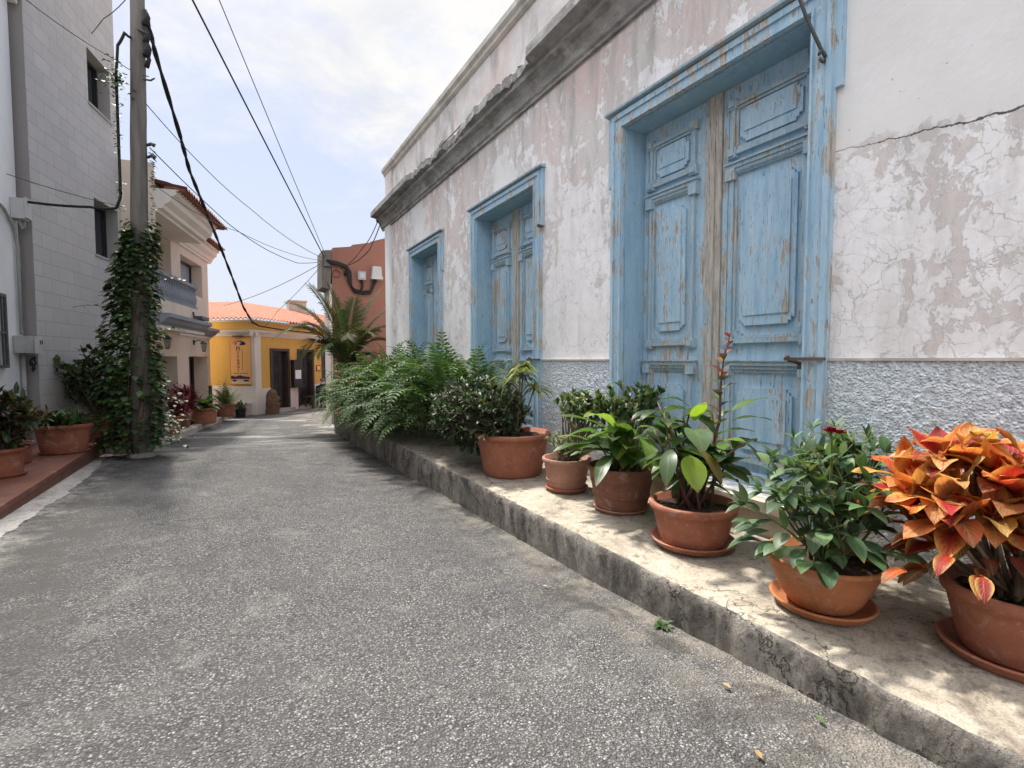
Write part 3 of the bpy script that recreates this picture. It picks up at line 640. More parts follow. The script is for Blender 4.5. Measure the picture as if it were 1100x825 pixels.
# ------------------------------------------------------------------ white house, far left
TW=frame((-2.62,9.72),0)
white=thing('white_house','white rendered house at the left edge with grey meter box and black window grille','house',(-2.62,6,-.1))
GW=(-2.2,-.74,1.34,2.23)
mb=MB(TW); wall(mb,-14,0,-.6,6.42,(GW,),.14); mb.quad((0,0,-.6),(0,-5,-.6),(0,-5,6.42),(0,0,6.42)); mb.quad((-14,0,6.42),(0,0,6.42),(0,-5,6.42),(-14,-5,6.42)); mb.quad((-14,-5,-.6),(0,-5,-.6),(0,-5,6.42),(-14,-5,6.42)); mb.build('wall',M['white'],white)
mb=MB(TW); mb.box(-14,.02,-.3,.10,6.43,6.55); mb.box(-14,.05,-.3,.15,6.55,6.66); mb.build('cornice',M['cream_trim'],white)
w=window(TW,GW,.12,white,.05,1)
mb=MB(TW)
for a,b,c,d in ((-2.25,-2.21,1.3,2.27),(-.73,-.69,1.3,2.27),(-2.21,-.73,2.23,2.27),(-2.21,-.73,1.3,1.34),(-2.21,-.73,1.75,1.775)): mb.box(a,b,.015,.045,c,d)
for k in range(9): mb.box(-2.12+k*.16,-2.10+k*.16,.02,.04,1.34,2.23)
mb.build('window_grille',M['iron'],white)
mb=MB(TW); mb.box(-.40,-.03,.004,.17,1.50,1.74); b=mb.build('meter_box',M['box_grey'],white)
mb=MB(TW); mb.box(-.19,-.02,.171,.215,1.495,1.745); mb.box(-.172,-.12,.215,.222,1.62,1.70); mb.box(-.095,-.043,.215,.222,1.62,1.70); mb.build('box_door',M['box_light'],b)
for q in (-.163,-.087):
    mb=MB(TW); mb.box(q,q+.035,.223,.226,1.63,1.69); mb.build('meter_window',M['glass'],b)
mb=MB(TW); mb.box(-.26,-.06,.004,.14,3.38,3.66); mb.box(-.25,-.05,.14,.17,3.40,3.68); mb.build('junction_box',M['box_light'],white)
mb=sm(MB(TW)); mb.tube([(-1.6,.03,3.55),(-.6,.03,3.42),(-.25,.03,3.25),(-.17,.035,3.0),(-.17,.035,1.76)],.022); mb.tube([(-.17,.06,3.38),(-.12,.08,3.27),(-.06,.08,3.3),(-.05,.08,3.4)],.02); mb.tube([(-.17,.035,1.5),(-.17,.035,.1)],.03); mb.build('conduit',M['box_grey'],white)
mb=sm(MB(TW)); mb.tube([(-.10+.05*math.cos(i*.7),.12+.02*math.sin(i*.9),1.40-.004*i+.06*math.sin(i*.7)) for i in range(30)],.010); mb.build('cable_coil',M['cable'],white)

# ------------------------------------------------------------------ cream house with balcony
TC=frame(GP,12.3)
cream=thing('cream_house','cream two-storey house with grey balustrade balcony, wall lanterns and red-tiled eaves','house',TC(-3,-1,-.2))
W1=(-2.50,-.62,3.28,4.24); G1=(-4.93,-2.98,-.05,1.50); G2=(-2.06,-.28,-.05,1.51)
mb=MB(TC); wall(mb,-5.96,0,-.6,2.15,(G1,G2),.42); wall(mb,-3.2,0,2.15,4.75,(W1,),.34)
wall(mb,-5.96,-3.2,2.15,4.75,(),.3,n=-1.3); mb.quad((-3.2,0,2.15),(-3.2,-1.3,2.15),(-3.2,-1.3,4.75),(-3.2,0,4.75))
mb.quad((-5.96,0,2.40),(-3.2,0,2.40),(-3.2,-1.3,2.40),(-5.96,-1.3,2.40))
mb.quad((0,0,-.6),(0,-6,-.6),(0,-6,4.75),(0,0,4.75)); mb.quad((-5.96,-6,-.6),(0,-6,-.6),(0,-6,4.75),(-5.96,-6,4.75)); mb.quad((-5.955,-5,4),(-5.955,.6,4),(-5.955,.6,5.4),(-5.955,-5,5.4))
mb.box(-5.96,-3.24,.42,.58,2.40,2.69); mb.box(-3.40,-3.24,.0,.42,2.40,2.69); mb.box(-5.96,-3.24,0,.42,2.38,2.42)
cw=mb.build('wall',M['cream'],cream)
mb=MB(TC); 
for s0,s1,off in ((-5.96,-2.88,.56),(-2.88,.0,.0)):
    pr=[(off-.05,2.13),(off+.03,2.13),(off+.05,2.17),(off+.12,2.20),(off+.17,2.27),(off+.24,2.30),(off+.24,2.38),(off-.05,2.385)]
    mb.poly_prism(pr,0,s0,s1+(.24 if off==0 else 0))
mb.box(-5.96,-2.88,.0,.51,2.131,2.34)
mb.build('ledge',M['grey_trim'],cream)
mb=MB(TC); mb.box(-5.96,-2.9,0.001,.56,2.10,2.13); mb.box(-5.96,-2.9,.56,.62,2.06,2.128); mb.box(-2.9,.02,.002,.05,2.06,2.128); mb.build('ledge_soffit',M['cream_trim'],cream)
# balustrade with turned balusters
mb=MB(TC); mb.box(-5.96,-3.22,.43,.59,3.21,3.29); mb.box(-5.96,-3.22,.45,.57,2.691,2.74); mb.box(-3.36,-3.24,.0,.43,3.21,3.288); bal=mb.build('balustrade',M['grey_trim'],cream)
bp=[(.045,0),(.045,.03),(.028,.05),(.04,.10),(.058,.17),(.05,.24),(.03,.33),(.024,.38),(.035,.42),(.045,.44),(.045,.47)]
first=None
for k in range(19):
    s=-5.86+k*.1435; x,y,z=TC(s,.51,2.74)
    if first is None:
        b=sm(MB()); b.lathe(bp,(0,0,0),10); first=b.build('baluster',M['grey_trim'],None); o=first
    else: o=first.copy(); COL.objects.link(o)
    o.parent=bal; o.location=V((x,y,z))-cream.location
# cornices and tiled eaves
for s0,s1,off,zb in ((-5.95,-2.95,.95,4.44),(-2.94,.0,.22,4.46)):
    mb=MB(TC); e=.30 if off<.5 else 0
    pr=[(-.05,zb),(off-.32,zb),(off-.32,zb+.05),(off-.22,zb+.07),(off-.20,zb+.14),(off-.08,zb+.22),(off-.06,zb+.32),(off+.02,zb+.36),(off+.02,zb+.44),(-.05,zb+.44)]
    if off<.5: pr=[(-.05,zb),(.06,zb),(.06,zb+.05),(.10,zb+.08),(.12,zb+.15),(.22,zb+.24),(.24,zb+.34),(.3,zb+.36),(.3,zb+.42),(-.05,zb+.42)]
    mb.poly_prism(pr,0,s0,s1+e*.6); co_=mb.build('cornice',M['cream_trim'],cream)
    mb=MB(TC); mb.box(s0,s1+e*.7,-.05,off+.06,zb+.441,zb+.46); mb.build('eave_board',M['cream_trim'],co_)
    r=tile_roof(TC,s0,s1+.32,off+.22,zb+.49,-2.5,zb+1.25,.17,10); r.build('roof',M['tile_brown'],cream)
    r=sm(MB(TC)); 
    n_=int((s1+.3-s0)/.17)
    for k in range(n_):
        s=s0+.085+k*.17; r.tube([(s,off+.18,zb+.475),(s,off-.2,zb+.50)],.05,.05,8)
    r.build('eave_tile',M['tile_brown'],co_)
mb=MB(TC); mb.box(-5.9,-4.0,-.6,.3,5.35,5.42); mb.box(-5.85,-4.4,-.55,.2,5.05,5.35); mb.build('roof_slab',M['cream_trim'],cream)
w=window(TC,W1,.30,cream,.07,1,glass_m='glass_pale')
for o in (G1,G2): window(TC,o,.40,cream,.09,1)
for q in ((-.27,.02),(-5.955,-4.95),(-2.96,-2.08)):
    mb=MB(TC); mb.box(*q,.003,.03,-.4,.60); mb.build('skirting',M['door_black'],cream)
def lantern(T,s,z,par):
    mb=MB(T); mb.box(s-.05,s+.05,.001,.03,z-.06,z+.08); mb.tube([(s,.02,z+.02),(s,.12,z+.08),(s,.24,z+.04)],.016); 
    l=mb.build('wall_lantern',M['iron'],par)
    mb=MB(T)
    x,y=s,.26
    mb.poly_prism([(s-.07,.19),(s+.07,.19),(s+.07,.33),(s-.07,.33)],2,z-.03,z-.01); mb.lathe([(.09,z-.01),(.02,z+.06),(.004,z+.08)],(s,.26,0),8); mb.lathe([(.03,z-.26),(.045,z-.24),(.045,z-.225)],(s,.26,0),8)
    for q in ((-.055,-.055),(.055,-.055),(-.055,.055),(.055,.055)): mb.tube([(s+q[0],.26+q[1],z-.03),(s+q[0]*.6,.26+q[1]*.6,z-.23)],.008,k=4)
    mb.build('lantern_cage',M['iron'],l)
    mb=MB(T); mb.lathe([(.03,z-.22),(.052,z-.035)],(s,.26,0),8); mb.build('lantern_glass',M['glass_pale'],l)
lantern(TC,-4.45,1.92,cream); lantern(TC,-1.62,1.90,cream)
mb=MB(TC); mb.box(-3.75,-3.15,.62,.80,2.42,2.50); mb.tube([(-3.7,.62,2.44),(-3.72,.60,2.6)],.02); mb.build('floodlight',M['iron'],cream)
mb=MB(TC); mb.box(-5.8,-5.2,-.15,.25,3.30,3.72); ac=mb.build('air_conditioner',M['box_light'],cream)
# back of the row, closing the street on the left behind the cream house

# ------------------------------------------------------------------ yellow cafe at the bend
YP=(.65,18.2); TR=frame(YP,40.3); TL=frame(YP,-49.7,-1)
yellow=thing('yellow_cafe','low ochre yellow cafe with dark wooden doors and a clay tiled hip roof','house',(1.2,19.6,-.4))
Y1=(.83,1.70,-.30,1.74); Y2=(2.35,3.22,-.33,1.74); Y3=(3.95,4.85,-.36,1.74)
mb=MB(TR); wall(mb,0,9,-.8,2.72,(Y1,Y2,Y3),.16)
mb.T=TL; wall(mb,0,6,-.8,2.72,(),.16); mb.build('wall',M['ochre'],yellow)
mb=MB(TR)
for a,b in ((.26,.80),(1.73,2.32),(3.25,3.92),(4.88,9)): mb.box(a,b,.001,.022,-.8,.46)
mb.T=TL; mb.box(.10,6,.001,.022,-.8,.56); mb.build('wainscot',M['cream_trim'],yellow)
mb=MB(TR); mb.box(-.022,.258,-.05,.04,-.8,2.19); mb.T=TL; mb.box(-.038,.10,-.05,.026,-.8,2.188); mb.build('corner_pilaster',M['cream_trim'],yellow)
cprof=[(-.05,2.19),(.03,2.19),(.05,2.24),(.08,2.27),(.13,2.33),(.14,2.385),(-.05,2.39)]
mb=MB(TR); mb.poly_prism(cprof,0,-.14,9); mb.T=TL; mb.poly_prism([(a-.001,b+.002) for a,b in cprof],0,-.12,6); mb.build('cornice',M['cream_trim'],yellow)
mb=MB(TR); mb.poly_prism([(-.05,2.66),(.04,2.66),(.10,2.72),(-.05,2.73)],0,-.1,9); mb.T=TL; mb.poly_prism([(-.05,2.662),(.039,2.662),(.099,2.722),(-.05,2.732)],0,-.09,6); mb.build('eave_moulding',M['cream_trim'],yellow)
r=tile_roof(TR,-.16,9,.16,2.76,-3.2,3.74,.17,11,1.0); r2=tile_roof(TL,-.16,6,.16,2.761,-3.2,3.741,.17,11,1.0)
o=len(r.v); r.v+=r2.v; r.col+=r2.col; r.uv+=r2.uv; r.f+=[[i+o for i in f] for f in r2.f]; r.mi+=r2.mi; r.build('roof',M['tile'],yellow)
for k,(a,b,c,d) in enumerate((Y1,Y2,Y3)):
    mb=MB(TR)
    for q in ((a-.09,a+.02,c,d+.07),(b-.02,b+.09,c,d+.07),(a+.02,b-.02,d-.02,d+.07)): mb.box(q[0],q[1],-.158,.03,q[2],q[3])
    dr=mb.build('door_frame',M['dark_wood'],yellow)
    mb=MB(TR); m_=(a+b)/2
    for p,q in ((a+.021,m_-.004),(m_+.004,b-.021)):
        mb.box(p,q,-.155,-.12,c+.02,d-.021)
        for zz in ((c+.15,c+.75),(c+.85,c+1.35),(c+1.45,d-.12)): moulded_frame(mb,p+.05,q-.05,zz[0],zz[1],-.12,.025,.015)
    mb.build('door_leaf',M['door_black'],yellow)
mb=MB(TR); mb.box(.72,1.8,-.1,.22,-.46,-.30); mb.box(2.25,3.3,-.1,.2,-.48,-.33); mb.build('door_step',M['kerbstone'],yellow)
# planter plinth at the corner, left face
mb=MB(TL); mb.box(.14,1.5,.03,.45,-.8,-.05); mb.box(.12,1.5,.03,.48,-.05,-.0); mb.build('plinth',M['kerbstone'],yellow)
# hanging banner
bn=thing('banner_sign','tall orange banner reading Mirador beside the corner of the yellow cafe','sign',TL(.5,.04,.64))
mb=MB(TL); mb.box(.13,.86,.045,.06,.64,2.11); mb.build('panel',M['sign_orange'],bn)
mb=MB(TL); mb.box(.11,.13,.035,.075,.62,2.13); mb.box(.86,.88,.035,.075,.62,2.13); mb.box(.13,.86,.035,.075,.62,.64); mb.box(.13,.86,.035,.075,2.11,2.13); mb.build('frame',M['sign_orange'],bn)
mb=MB(TL); mb.box(.35,.65,.05,.20,2.17,2.20); mb.tube([(.5,.03,2.19),(.5,.18,2.185)],.012); mb.build('sign_lamp',M['iron'],bn)
def signpoly(name,pts,mat,n=.0612,h=.003,par=None):
    # pts in banner coords: x to the right as seen (0..1), y up (0..1)
    mb=MB(TL); P=[(.86-.73*x,.64+1.47*y) for x,y in pts]
    A=[mb.vert((s,n,z)) for s,z in P]; B=[mb.vert((s,n+h,z)) for s,z in P]; mb.face(A); mb.face(B)
    for k in range(len(P)): mb.face([A[k],A[(k+1)%len(P)],B[(k+1)%len(P)],B[k]])
    return mb.build(name,M[mat],par)
arc=lambda cx,cy,rx,ry,a0,a1,n=14:[(cx+rx*math.cos(R(a0+(a1-a0)*i/n)),cy+ry*math.sin(R(a0+(a1-a0)*i/n))) for i in range(n+1)]
signpoly('emblem',arc(.47,.885,.33,.065,175,10)+arc(.62,.885,.19,.035,-5,-140,8)+arc(.40,.90,.20,.035,20,150,8),'sign_navy',par=bn)
signpoly('emblem_eye',arc(.40,.885,.13,.028,0,360),'sign_pale',n=.0615,par=bn); signpoly('emblem_pupil',arc(.31,.885,.05,.020,0,360),'sign_text',n=.0655,par=bn)
signpoly('landscape_print',[(.02,.10),(.02,.165),(.15,.17),(.25,.15),(.38,.175),(.5,.185),(.62,.165),(.8,.155),(.98,.145),(.98,.10)],'sign_navy',par=bn)
signpoly('pale_strip',[(.02,.01),(.02,.035),(.98,.035),(.98,.01)],'sign_pale',par=bn)
for x0,x1 in ((.10,.30),(.66,.92)): signpoly('logo_box',[(x0,.045),(x0,.085),(x1,.085),(x1,.045)],'sign_navy',par=bn)
import mathutils
def lettering(txt,T,s,n,z,size,mat,par,sdir,ndir,align='CENTER'):
    cu=bpy.data.curves.new('lettering','FONT'); cu.body=txt; cu.size=size; cu.extrude=.002; cu.align_x=align
    f=bpy.data.objects.new('lettering',cu); cu.materials.append(M[mat]); COL.objects.link(f)
    me=bpy.data.meshes.new_from_object(f.evaluated_get(bpy.context.evaluated_depsgraph_get())); bpy.data.objects.remove(f); bpy.data.curves.remove(cu)
    o=bpy.data.objects.new('lettering',me); COL.objects.link(o)
    x=V(sdir); y=V((0,0,1)); zc=V(ndir); m=Matrix((x,y,zc)).transposed().to_4x4(); m.translation=V(T(s,n,z))-par.location
    o.parent=par; o.matrix_local=m; return o
aL=R(-49.7); dL=(-math.sin(aL),-math.cos(aL),0); nL=(-math.cos(aL),math.sin(aL),0)
for k,ch in enumerate('Mirador'): lettering(ch,TL,.56,.0635,1.71-k*.115,.20 if k==0 else .175,'sign_text',bn,dL,nL)
signpoly('thin_rule',[(.61,.30),(.61,.76),(.625,.76),(.625,.30)],'sign_text',par=bn)
signpoly('thin_rule',[(.16,.222),(.16,.232),(.9,.232),(.9,.222)],'sign_text',par=bn)
# menu cabinet between the doors, framed notice, stool, carved stone
mc=thing('menu_cabinet','dark wooden menu cabinet with a white menu between two cafe doors','menu board',TR(2.1,.03,.42))
mb=MB(TR); mb.box(1.84,2.36,.024,.15,.44,1.38); mb.box(1.80,2.42,.02,.22,.40,.438); mb.box(1.82,2.38,.02,.18,1.38,1.41); mb.build('case',M['door_black'],mc)
mb=MB(TR); mb.box(1.92,2.26,.1505,.156,.72,1.04); mb.build('menu_sheet',M['paper'],mc)
mb=MB(TR); mb.box(1.93,2.25,.1505,.157,.50,.66); mb.build('photo_sheet',M['sign_navy'],mc)
fn_=thing('framed_notice','small orange framed notice on the yellow wall between cafe doors','sign',TR(3.6,.02,.98))
mb=MB(TR); mb.box(3.47,3.75,.001,.03,.97,1.21); mb.build('frame',M['sign_text'],fn_); mb=MB(TR); mb.box(3.50,3.72,.0305,.034,1.0,1.18); mb.build('sheet',M['sign_orange'],fn_)
st=thing('stool','small dark wooden stool beside the cafe door','stool',TR(2.62,.32,-.44))
mb=MB(TR); mb.box(2.40,2.86,.10,.54,.0,.045); mb.build('seat',M['dark_wood'],st)
for a,b in ((2.45,.15),(2.75,.15),(2.45,.45),(2.75,.45)): 
    mb=MB(TR); mb.box(a,a+.06,b,b+.05,-.45,-.001); mb.build('leg',M['dark_wood'],st)
# carved stone head
mb=sm(MB()); cx,cy=TR(.42,.30,0)[:2]; ang=R(-15)
def stone(u,v):
    h=v*.86; a=2*PI*u
    rad=.205*(1-.18*v)*(1-max(0,(v-.62)/.38)**2.6)**.5 if v<1 else 0
    dx,dy=math.cos(a),math.sin(a)
    f=math.cos(a-ang); front=max(0,f)**6
    b=.075*front*math.exp(-((v-.62)/.10)**2)+.05*front*math.exp(-((v-.40)/.05)**2)-.035*front*math.exp(-((v-.74)/.05)**2)-.03*front*math.exp(-((v-.49)/.035)**2)+.03*front*math.exp(-((v-.27)/.06)**2)
    rr=rad+ (b if v<.97 else 0)+.012*fbm(dx*3,dy*3,v*6)*(rad>0)
    return (cx+dx*rr*1.05,cy+dy*rr*.8,-.42+h)
mb.grid(stone,40,44); so_=mb.build('stone_head',M['stone']); tag(so_,'brown carved stone head standing at the corner of the yellow cafe','sculpture')

# ------------------------------------------------------------------ red house with meter boxes
red=thing('red_house','red oxide house side wall with meter boxes and bundled black cables','house',(3.5,14,-.4))
mb=MB(); mb.poly_prism([(2.39,-.7),(7,-.7),(7,5.2),(3.80,4.82),(3.43,4.69),(3.43,4.665),(2.93,4.545),(2.93,4.50),(2.42,4.41),(2.42,4.32),(2.39,4.31)],1,14,15.0); mb.box(3.3,7,15.0,18,-.7,4.6); rw=mb.build('wall',M['oxide'],red)
mb=MB(); mb.box(2.33,2.388,14.04,14.95,-.7,3.45); mb.build('corner_strip',M['cream_trim'],red)
mb=MB(); mb.poly_prism([(2.14,3.35),(2.34,3.30),(2.388,3.9),(2.385,4.35),(2.16,4.32)],1,14.02,14.9); mb.box(2.18,2.36,13.94,14.019,3.9,4.12); mb.build('weathered_eave',M['pole'],red)
mb=MB(); mb.box(3.05,3.26,13.87,13.998,3.60,3.83); b=mb.build('meter_box',M['box_grey'],red); mb=MB(); mb.box(3.09,3.22,13.86,13.869,3.65,3.79); mb.build('meter_window',M['box_light'],b)
mb=MB(); mb.box(3.42,3.69,13.82,13.998,3.72,3.99,0,.02); mb.box(3.40,3.71,13.80,13.998,3.64,3.715); mb.build('junction_box',M['box_light'],red)
mb=sm(MB()); 
for k,r in ((0,.035),(1,.028),(2,.022)):
    o=.035*k
    mb.tube([(2.25+o,13.93-o*.4,4.05-o),(2.55+o,13.95-o*.4,4.02-o),(2.76,13.95-o*.5,3.95-o),(2.86-o,13.95-o*.5,3.80),(2.87-o,13.95-o*.5,3.45+o),(2.95,13.95-o*.5,3.27+o),(3.15,13.95-o*.5,3.22+o),(3.38,13.95-o*.5,3.25+o),(3.55-o,13.94-o*.5,3.62)],r,k=6)
mb.tube([(3.16,13.94,3.60),(3.18,13.94,3.44),(3.12,13.94,3.28)],.03)
mb.tube([(2.5+.10*math.cos(i*.5),13.96,3.72+.10*math.sin(i*.5)) for i in range(13)],.008); mb.box(2.70,2.76,13.92,13.999,3.70,3.80)
mb.build('cable_bundle',M['cable'],red)
mb=sm(MB()); mb.tube([(2.34,13.95,3.3),(2.34,13.95,-.4)],.03); mb.build('drainpipe',M['cream_trim'],red)
ds=thing('tan_building','small tan rooftop block rising behind the cafe roof','building',(2.9,25.5,2))
mb=MB(); mb.box(2.35,3.1,25,26.2,-1,4.12); mb.box(2.31,3.14,24.96,26.24,4.12,4.18); mb.box(2.45,2.75,24.94,25,3.3,3.8); mb.build('wall',M['tan'],ds)

# ------------------------------------------------------------------ pole and cables
pole=thing('utility_pole','weathered timber utility pole wrapped in ivy at the road edge','pole',(-1.24,9.3,-.1))
mb=sm(MB()); n=40; pb=V((-1.24,9.3,-.35)); ptp=V((-1.055,9.3,8.2))
mb.tube([pb.lerp(ptp,i/n)+V((.008*nz(i*.4,1),.008*nz(i*.4,7),0)) for i in range(n+1)],0,k=14,radii=[.136-.056*i/n+.003*nz(i*.9,3) for i in range(n+1)]); mb.build('post',M['pole'],pole)
mb=sm(MB()); mb.lathe([(.19,-.3),(.185,-.02),(.17,.05),(.14,.075)],(-1.24,9.3,-.07),16); mb.build('footing',M['gutter'],pole)
mb=sm(MB()); mb.tube([(-1.09,9.25,5.56),(-.95,9.22,5.56),(-.90,9.2,5.60)],.014); mb.tube([(-1.08,9.2,6.25),(-.96,9.18,6.2)],.02); mb.build('bracket',M['iron'],pole)
mb=sm(MB())
for z,r in ((6.0,.05),(6.2,.04),(6.45,.045),(5.85,.035)): mb.tube([(-1.0+.02*z%1*.05,9.2,z-.12),(-.96,9.2,z),(-.99,9.2,z+.1)],r,r*.6,8)
mb.build('cable_clamp',M['cable'],pole)
mb=sm(MB())
for z,a in ((4.62,.1),(4.44,.14)): mb.tube([(-1.03,9.28,z),(-.97,9.24,z+a*.2),(-.93,9.24,z)],.02,.035,6)
mb.build('lamp_hook',M['iron'],pole)
def cable(pts,r,label,mat='wire',sag=0,name='overhead_cable',twist=0,group=None):
    out=[]
    P=[V(p) for p in pts]
    for a,b in zip(P,P[1:]):
        n=max(6,int((b-a).length*3))
        for i in range(n):
            t=i/n; q=a.lerp(b,t); q.z-=sag*4*t*(1-t); out.append(q)
    out.append(P[-1]); mb=sm(MB())
    if twist:
        for ph in (0,PI):
            mb.tube([q+V((math.cos(ph+i*1.1)*twist,math.sin(ph+i*1.1)*twist,0)) for i,q in enumerate(out)],r,k=5)
    else: mb.tube(out,r,k=5)
    o=mb.build(name,M[mat]); tag(o,label,'cable',group); return o
cable([(-.97,9.2,6.42),(-.90,9.4,6.05),(-.70,10.6,5.35),(-.62,11.4,5.02),(-.42,12.9,4.68),(-.22,14.3,4.32),(.08,15.8,3.64),(.34,17,3.0),(.60,17.95,2.62),(.80,18.12,2.52),(1.5,18.85,2.46),(2.8,20.4,2.44)],.022,'thick twisted black cable sagging from the pole to the yellow cafe cornice','cable',.0,twist=.016)
cable([(-2.03,4,7.58),(2.2,13.98,4.13)],.013,'heavy black overhead cable running down to the corner of the red house','cable',.03)
cable([(-1.54,4,7.72),(2.24,13.98,4.17)],.007,'thin grey overhead wire rightmost of the wires above the street','wire',.03)
cable([(-1.05,9.25,5.25),(.456,12.5,4.735),(2.18,13.96,4.10)],.007,'thin wire from the pole top sagging to the red house eave','wire',.10)
cable([(-1.0,9.3,4.6),(0,11,4.013),(.686,12,3.80),(1.44,13,3.74),(2.16,13.96,4.02)],.008,'low slack wire from the middle of the pole to the red house','wire',.02)
cable([(-1.08,9.3,4.15),(.2,12,4.1),(2.17,13.96,4.03)],.006,'lowest faint wire from pole to red house','wire',.10)
cable([(-.2,19.0,3.2),(2.17,14.05,4.0)],.008,'thin wire from the red house eave down to the cafe roof','wire',.12)
cable([(.9,18.15,2.46),(1.25,17,2.9),(2.18,14.0,3.98)],.007,'short wire rising from the cafe cornice past the palm','wire',.05)
cable([(-2.5,9.55,3.64),(-1.72,9.25,3.60),(-1.42,9.22,3.62),(-1.36,9.22,3.80),(-1.36,9.22,5.55),(-1.33,9.22,5.95),(-1.24,9.2,6.15),(-1.16,9.2,6.1)],.020,'black service cable from the white house box climbing beside the pole','cable',.015)
cable([(-2.48,9.9,6.62),(-1.38,9.4,5.82),(-.97,9.2,5.6)],.007,'faint wire crossing the grey house wall high up to the pole','wire',.04)
cable([(-3.2,6.2,4.1),(-2.7,9.4,3.972),(-1.36,9.3,3.67)],.006,'faint wire crossing the grey house wall above the black service cable','wire',.03)
cable([(-3.0,14,7.6),(-1.76,11,7.22),(-1.1,9.3,6.9)],.007,'short wire from the grey house top to the pole','wire',.05)
cable([(3.05,11.40,4.60),(3.06,12.7,4.15),(2.82,13.92,3.98)],.012,'black cable dropping from the old house cornice to the red wall','cable',.05)
cable([(2.98,11.38,4.62),(2.9,12.6,4.2),(2.6,13.9,3.86)],.010,'thinner black cable hanging from the cornice beside the thicker one','cable',.08)

# ------------------------------------------------------------------ seated person
def skin_body():
    J=dict(pel=(0,0,.50),wa=(.03,0,.66),ch=(.10,0,.86),nk=(.17,0,.99),hd=(.22,0,1.08),hdt=(.25,0,1.20))
    pts=[];rad=[];E=[]
    def add(p,r): pts.append(p); rad.append(r); return len(pts)-1
    pe=add(J['pel'],.15); wa=add(J['wa'],.14); ch=add(J['ch'],.15); nk=add(J['nk'],.06); hd=add(J['hd'],.085); ht=add(J['hdt'],.08)
    E+=[(pe,wa),(wa,ch),(ch,nk),(nk,hd),(hd,ht)]
    for sgn in (-1,1):
        h=add((.02,sgn*.10,.49),.10); k=add((.44,sgn*.13,.50),.072); a=add((.42,sgn*.13,.08),.045); f=add((.56,sgn*.14,.05),.04); E+=[(pe,h),(h,k),(k,a),(a,f)]
        s=add((.10,sgn*.19,.88),.065); e=add((.20,sgn*.25,.62),.048); w=add((.42,sgn*.14,.60),.034); hh=add((.50,sgn*.12,.585),.038); E+=[(ch,s),(s,e),(e,w),(w,hh)]
        for q in range(4): f1=add((.54+.012*(q%2),sgn*(.10+.013*q),.575),.011); f2=add((.575-.004*q,sgn*(.10+.013*q),.55),.009); E+=[(hh,f1),(f1,f2)]
        th=add((.52,sgn*.085,.60),.012); E+=[(hh,th)]
    me=bpy.data.meshes.new('person'); me.from_pydata(pts,E,[]); o=bpy.data.objects.new('person',me); COL.objects.link(o)
    md=o.modifiers.new('skin','SKIN'); ss=o.modifiers.new('sub','SUBSURF'); ss.levels=2; ss.render_levels=2
    for v,r in zip(me.skin_vertices[0].data,rad): v.radius=(r,r)
    me.skin_vertices[0].data[0].use_root=True
    dg=bpy.context.evaluated_depsgraph_get(); m2=bpy.data.meshes.new_from_object(o.evaluated_get(dg)); bpy.data.objects.remove(o); return m2
pm=skin_body(); pm.materials.clear(); pm.materials.append(M['cloth_dark']); pm.materials.append(M['skin'])
for p in pm.polygons:
    c=p.center
    p.material_index=1 if (c.z>1.0 or (c.x>.47 and c.z>.52)) else 0; p.use_smooth=True
per=bpy.data.objects.new('person',pm); COL.objects.link(per)
pl=V((3.02,20.62,zroad(3.1,20.6))); per.location=pl; per.rotation_euler=(0,0,R(-80)); per.scale=(.88,.88,.88)
tag(per,'person in dark clothes, brown cap and white face mask seated outside the cafe','person')
mb=sm(MB()); mb.lathe([(.105,0),(.108,.04),(.09,.09),(.04,.12),(.002,.125)],(.235,0,1.17),14); mb.box(.28,.42,-.07,.07,1.175,1.19)
h=mb.build('cap',M['cap']); h.parent=per
mb=sm(MB()); mb.grid(lambda u,v:(.20+.13*math.cos((u-.5)*2.4),.10*math.sin((u-.5)*2.4)*1.05,1.035+.10*v),8,4); h=mb.build('face_mask',M['mask_white']); h.parent=per
ch=thing('cafe_chair','dark slim metal cafe chair under the seated person','chair',pl)
ch.rotation_euler=(0,0,R(-80))
def loc(mb,name,mat,par):   # build in the thing's own axes
    o=mb.build(name,mat); o.parent=par; return o
mb=MB(); mb.box(-.2,.22,-.2,.2,.375,.40); loc(mb,'seat',M['dark_wood'],ch)
mb=MB(); mb.box(-.23,-.20,-.2,.2,.55,.82); loc(mb,'backrest',M['dark_wood'],ch)
for a,b,h in ((-.22,-.19,.82),(-.22,.19,.82),(.2,-.18,.375),(.2,.18,.375)):
    mb=MB(); mb.tube([(a,b,0),(a,b,h)],.013); loc(mb,'leg',M['steel'],ch)
tb=thing('cafe_table','small dark cafe table in front of the seated person','table',(3.3,20.15,zroad(3.2,20.1)))
mb=MB(); mb.lathe([(.28,.60),(.28,.625)],(3.3,20.15,tb.location.z),18); mb.build('tabletop',M['dark_wood'],tb)
mb=MB(); mb.tube([(3.3,20.15,tb.location.z),(3.3,20.15,tb.location.z+.60)],.025); mb.lathe([(.2,0),(.19,.02)],(3.3,20.15,tb.location.z),14); mb.build('pedestal',M['steel'],tb)
SKY=.10; AUR=20.0; SKY_FILL=1.95
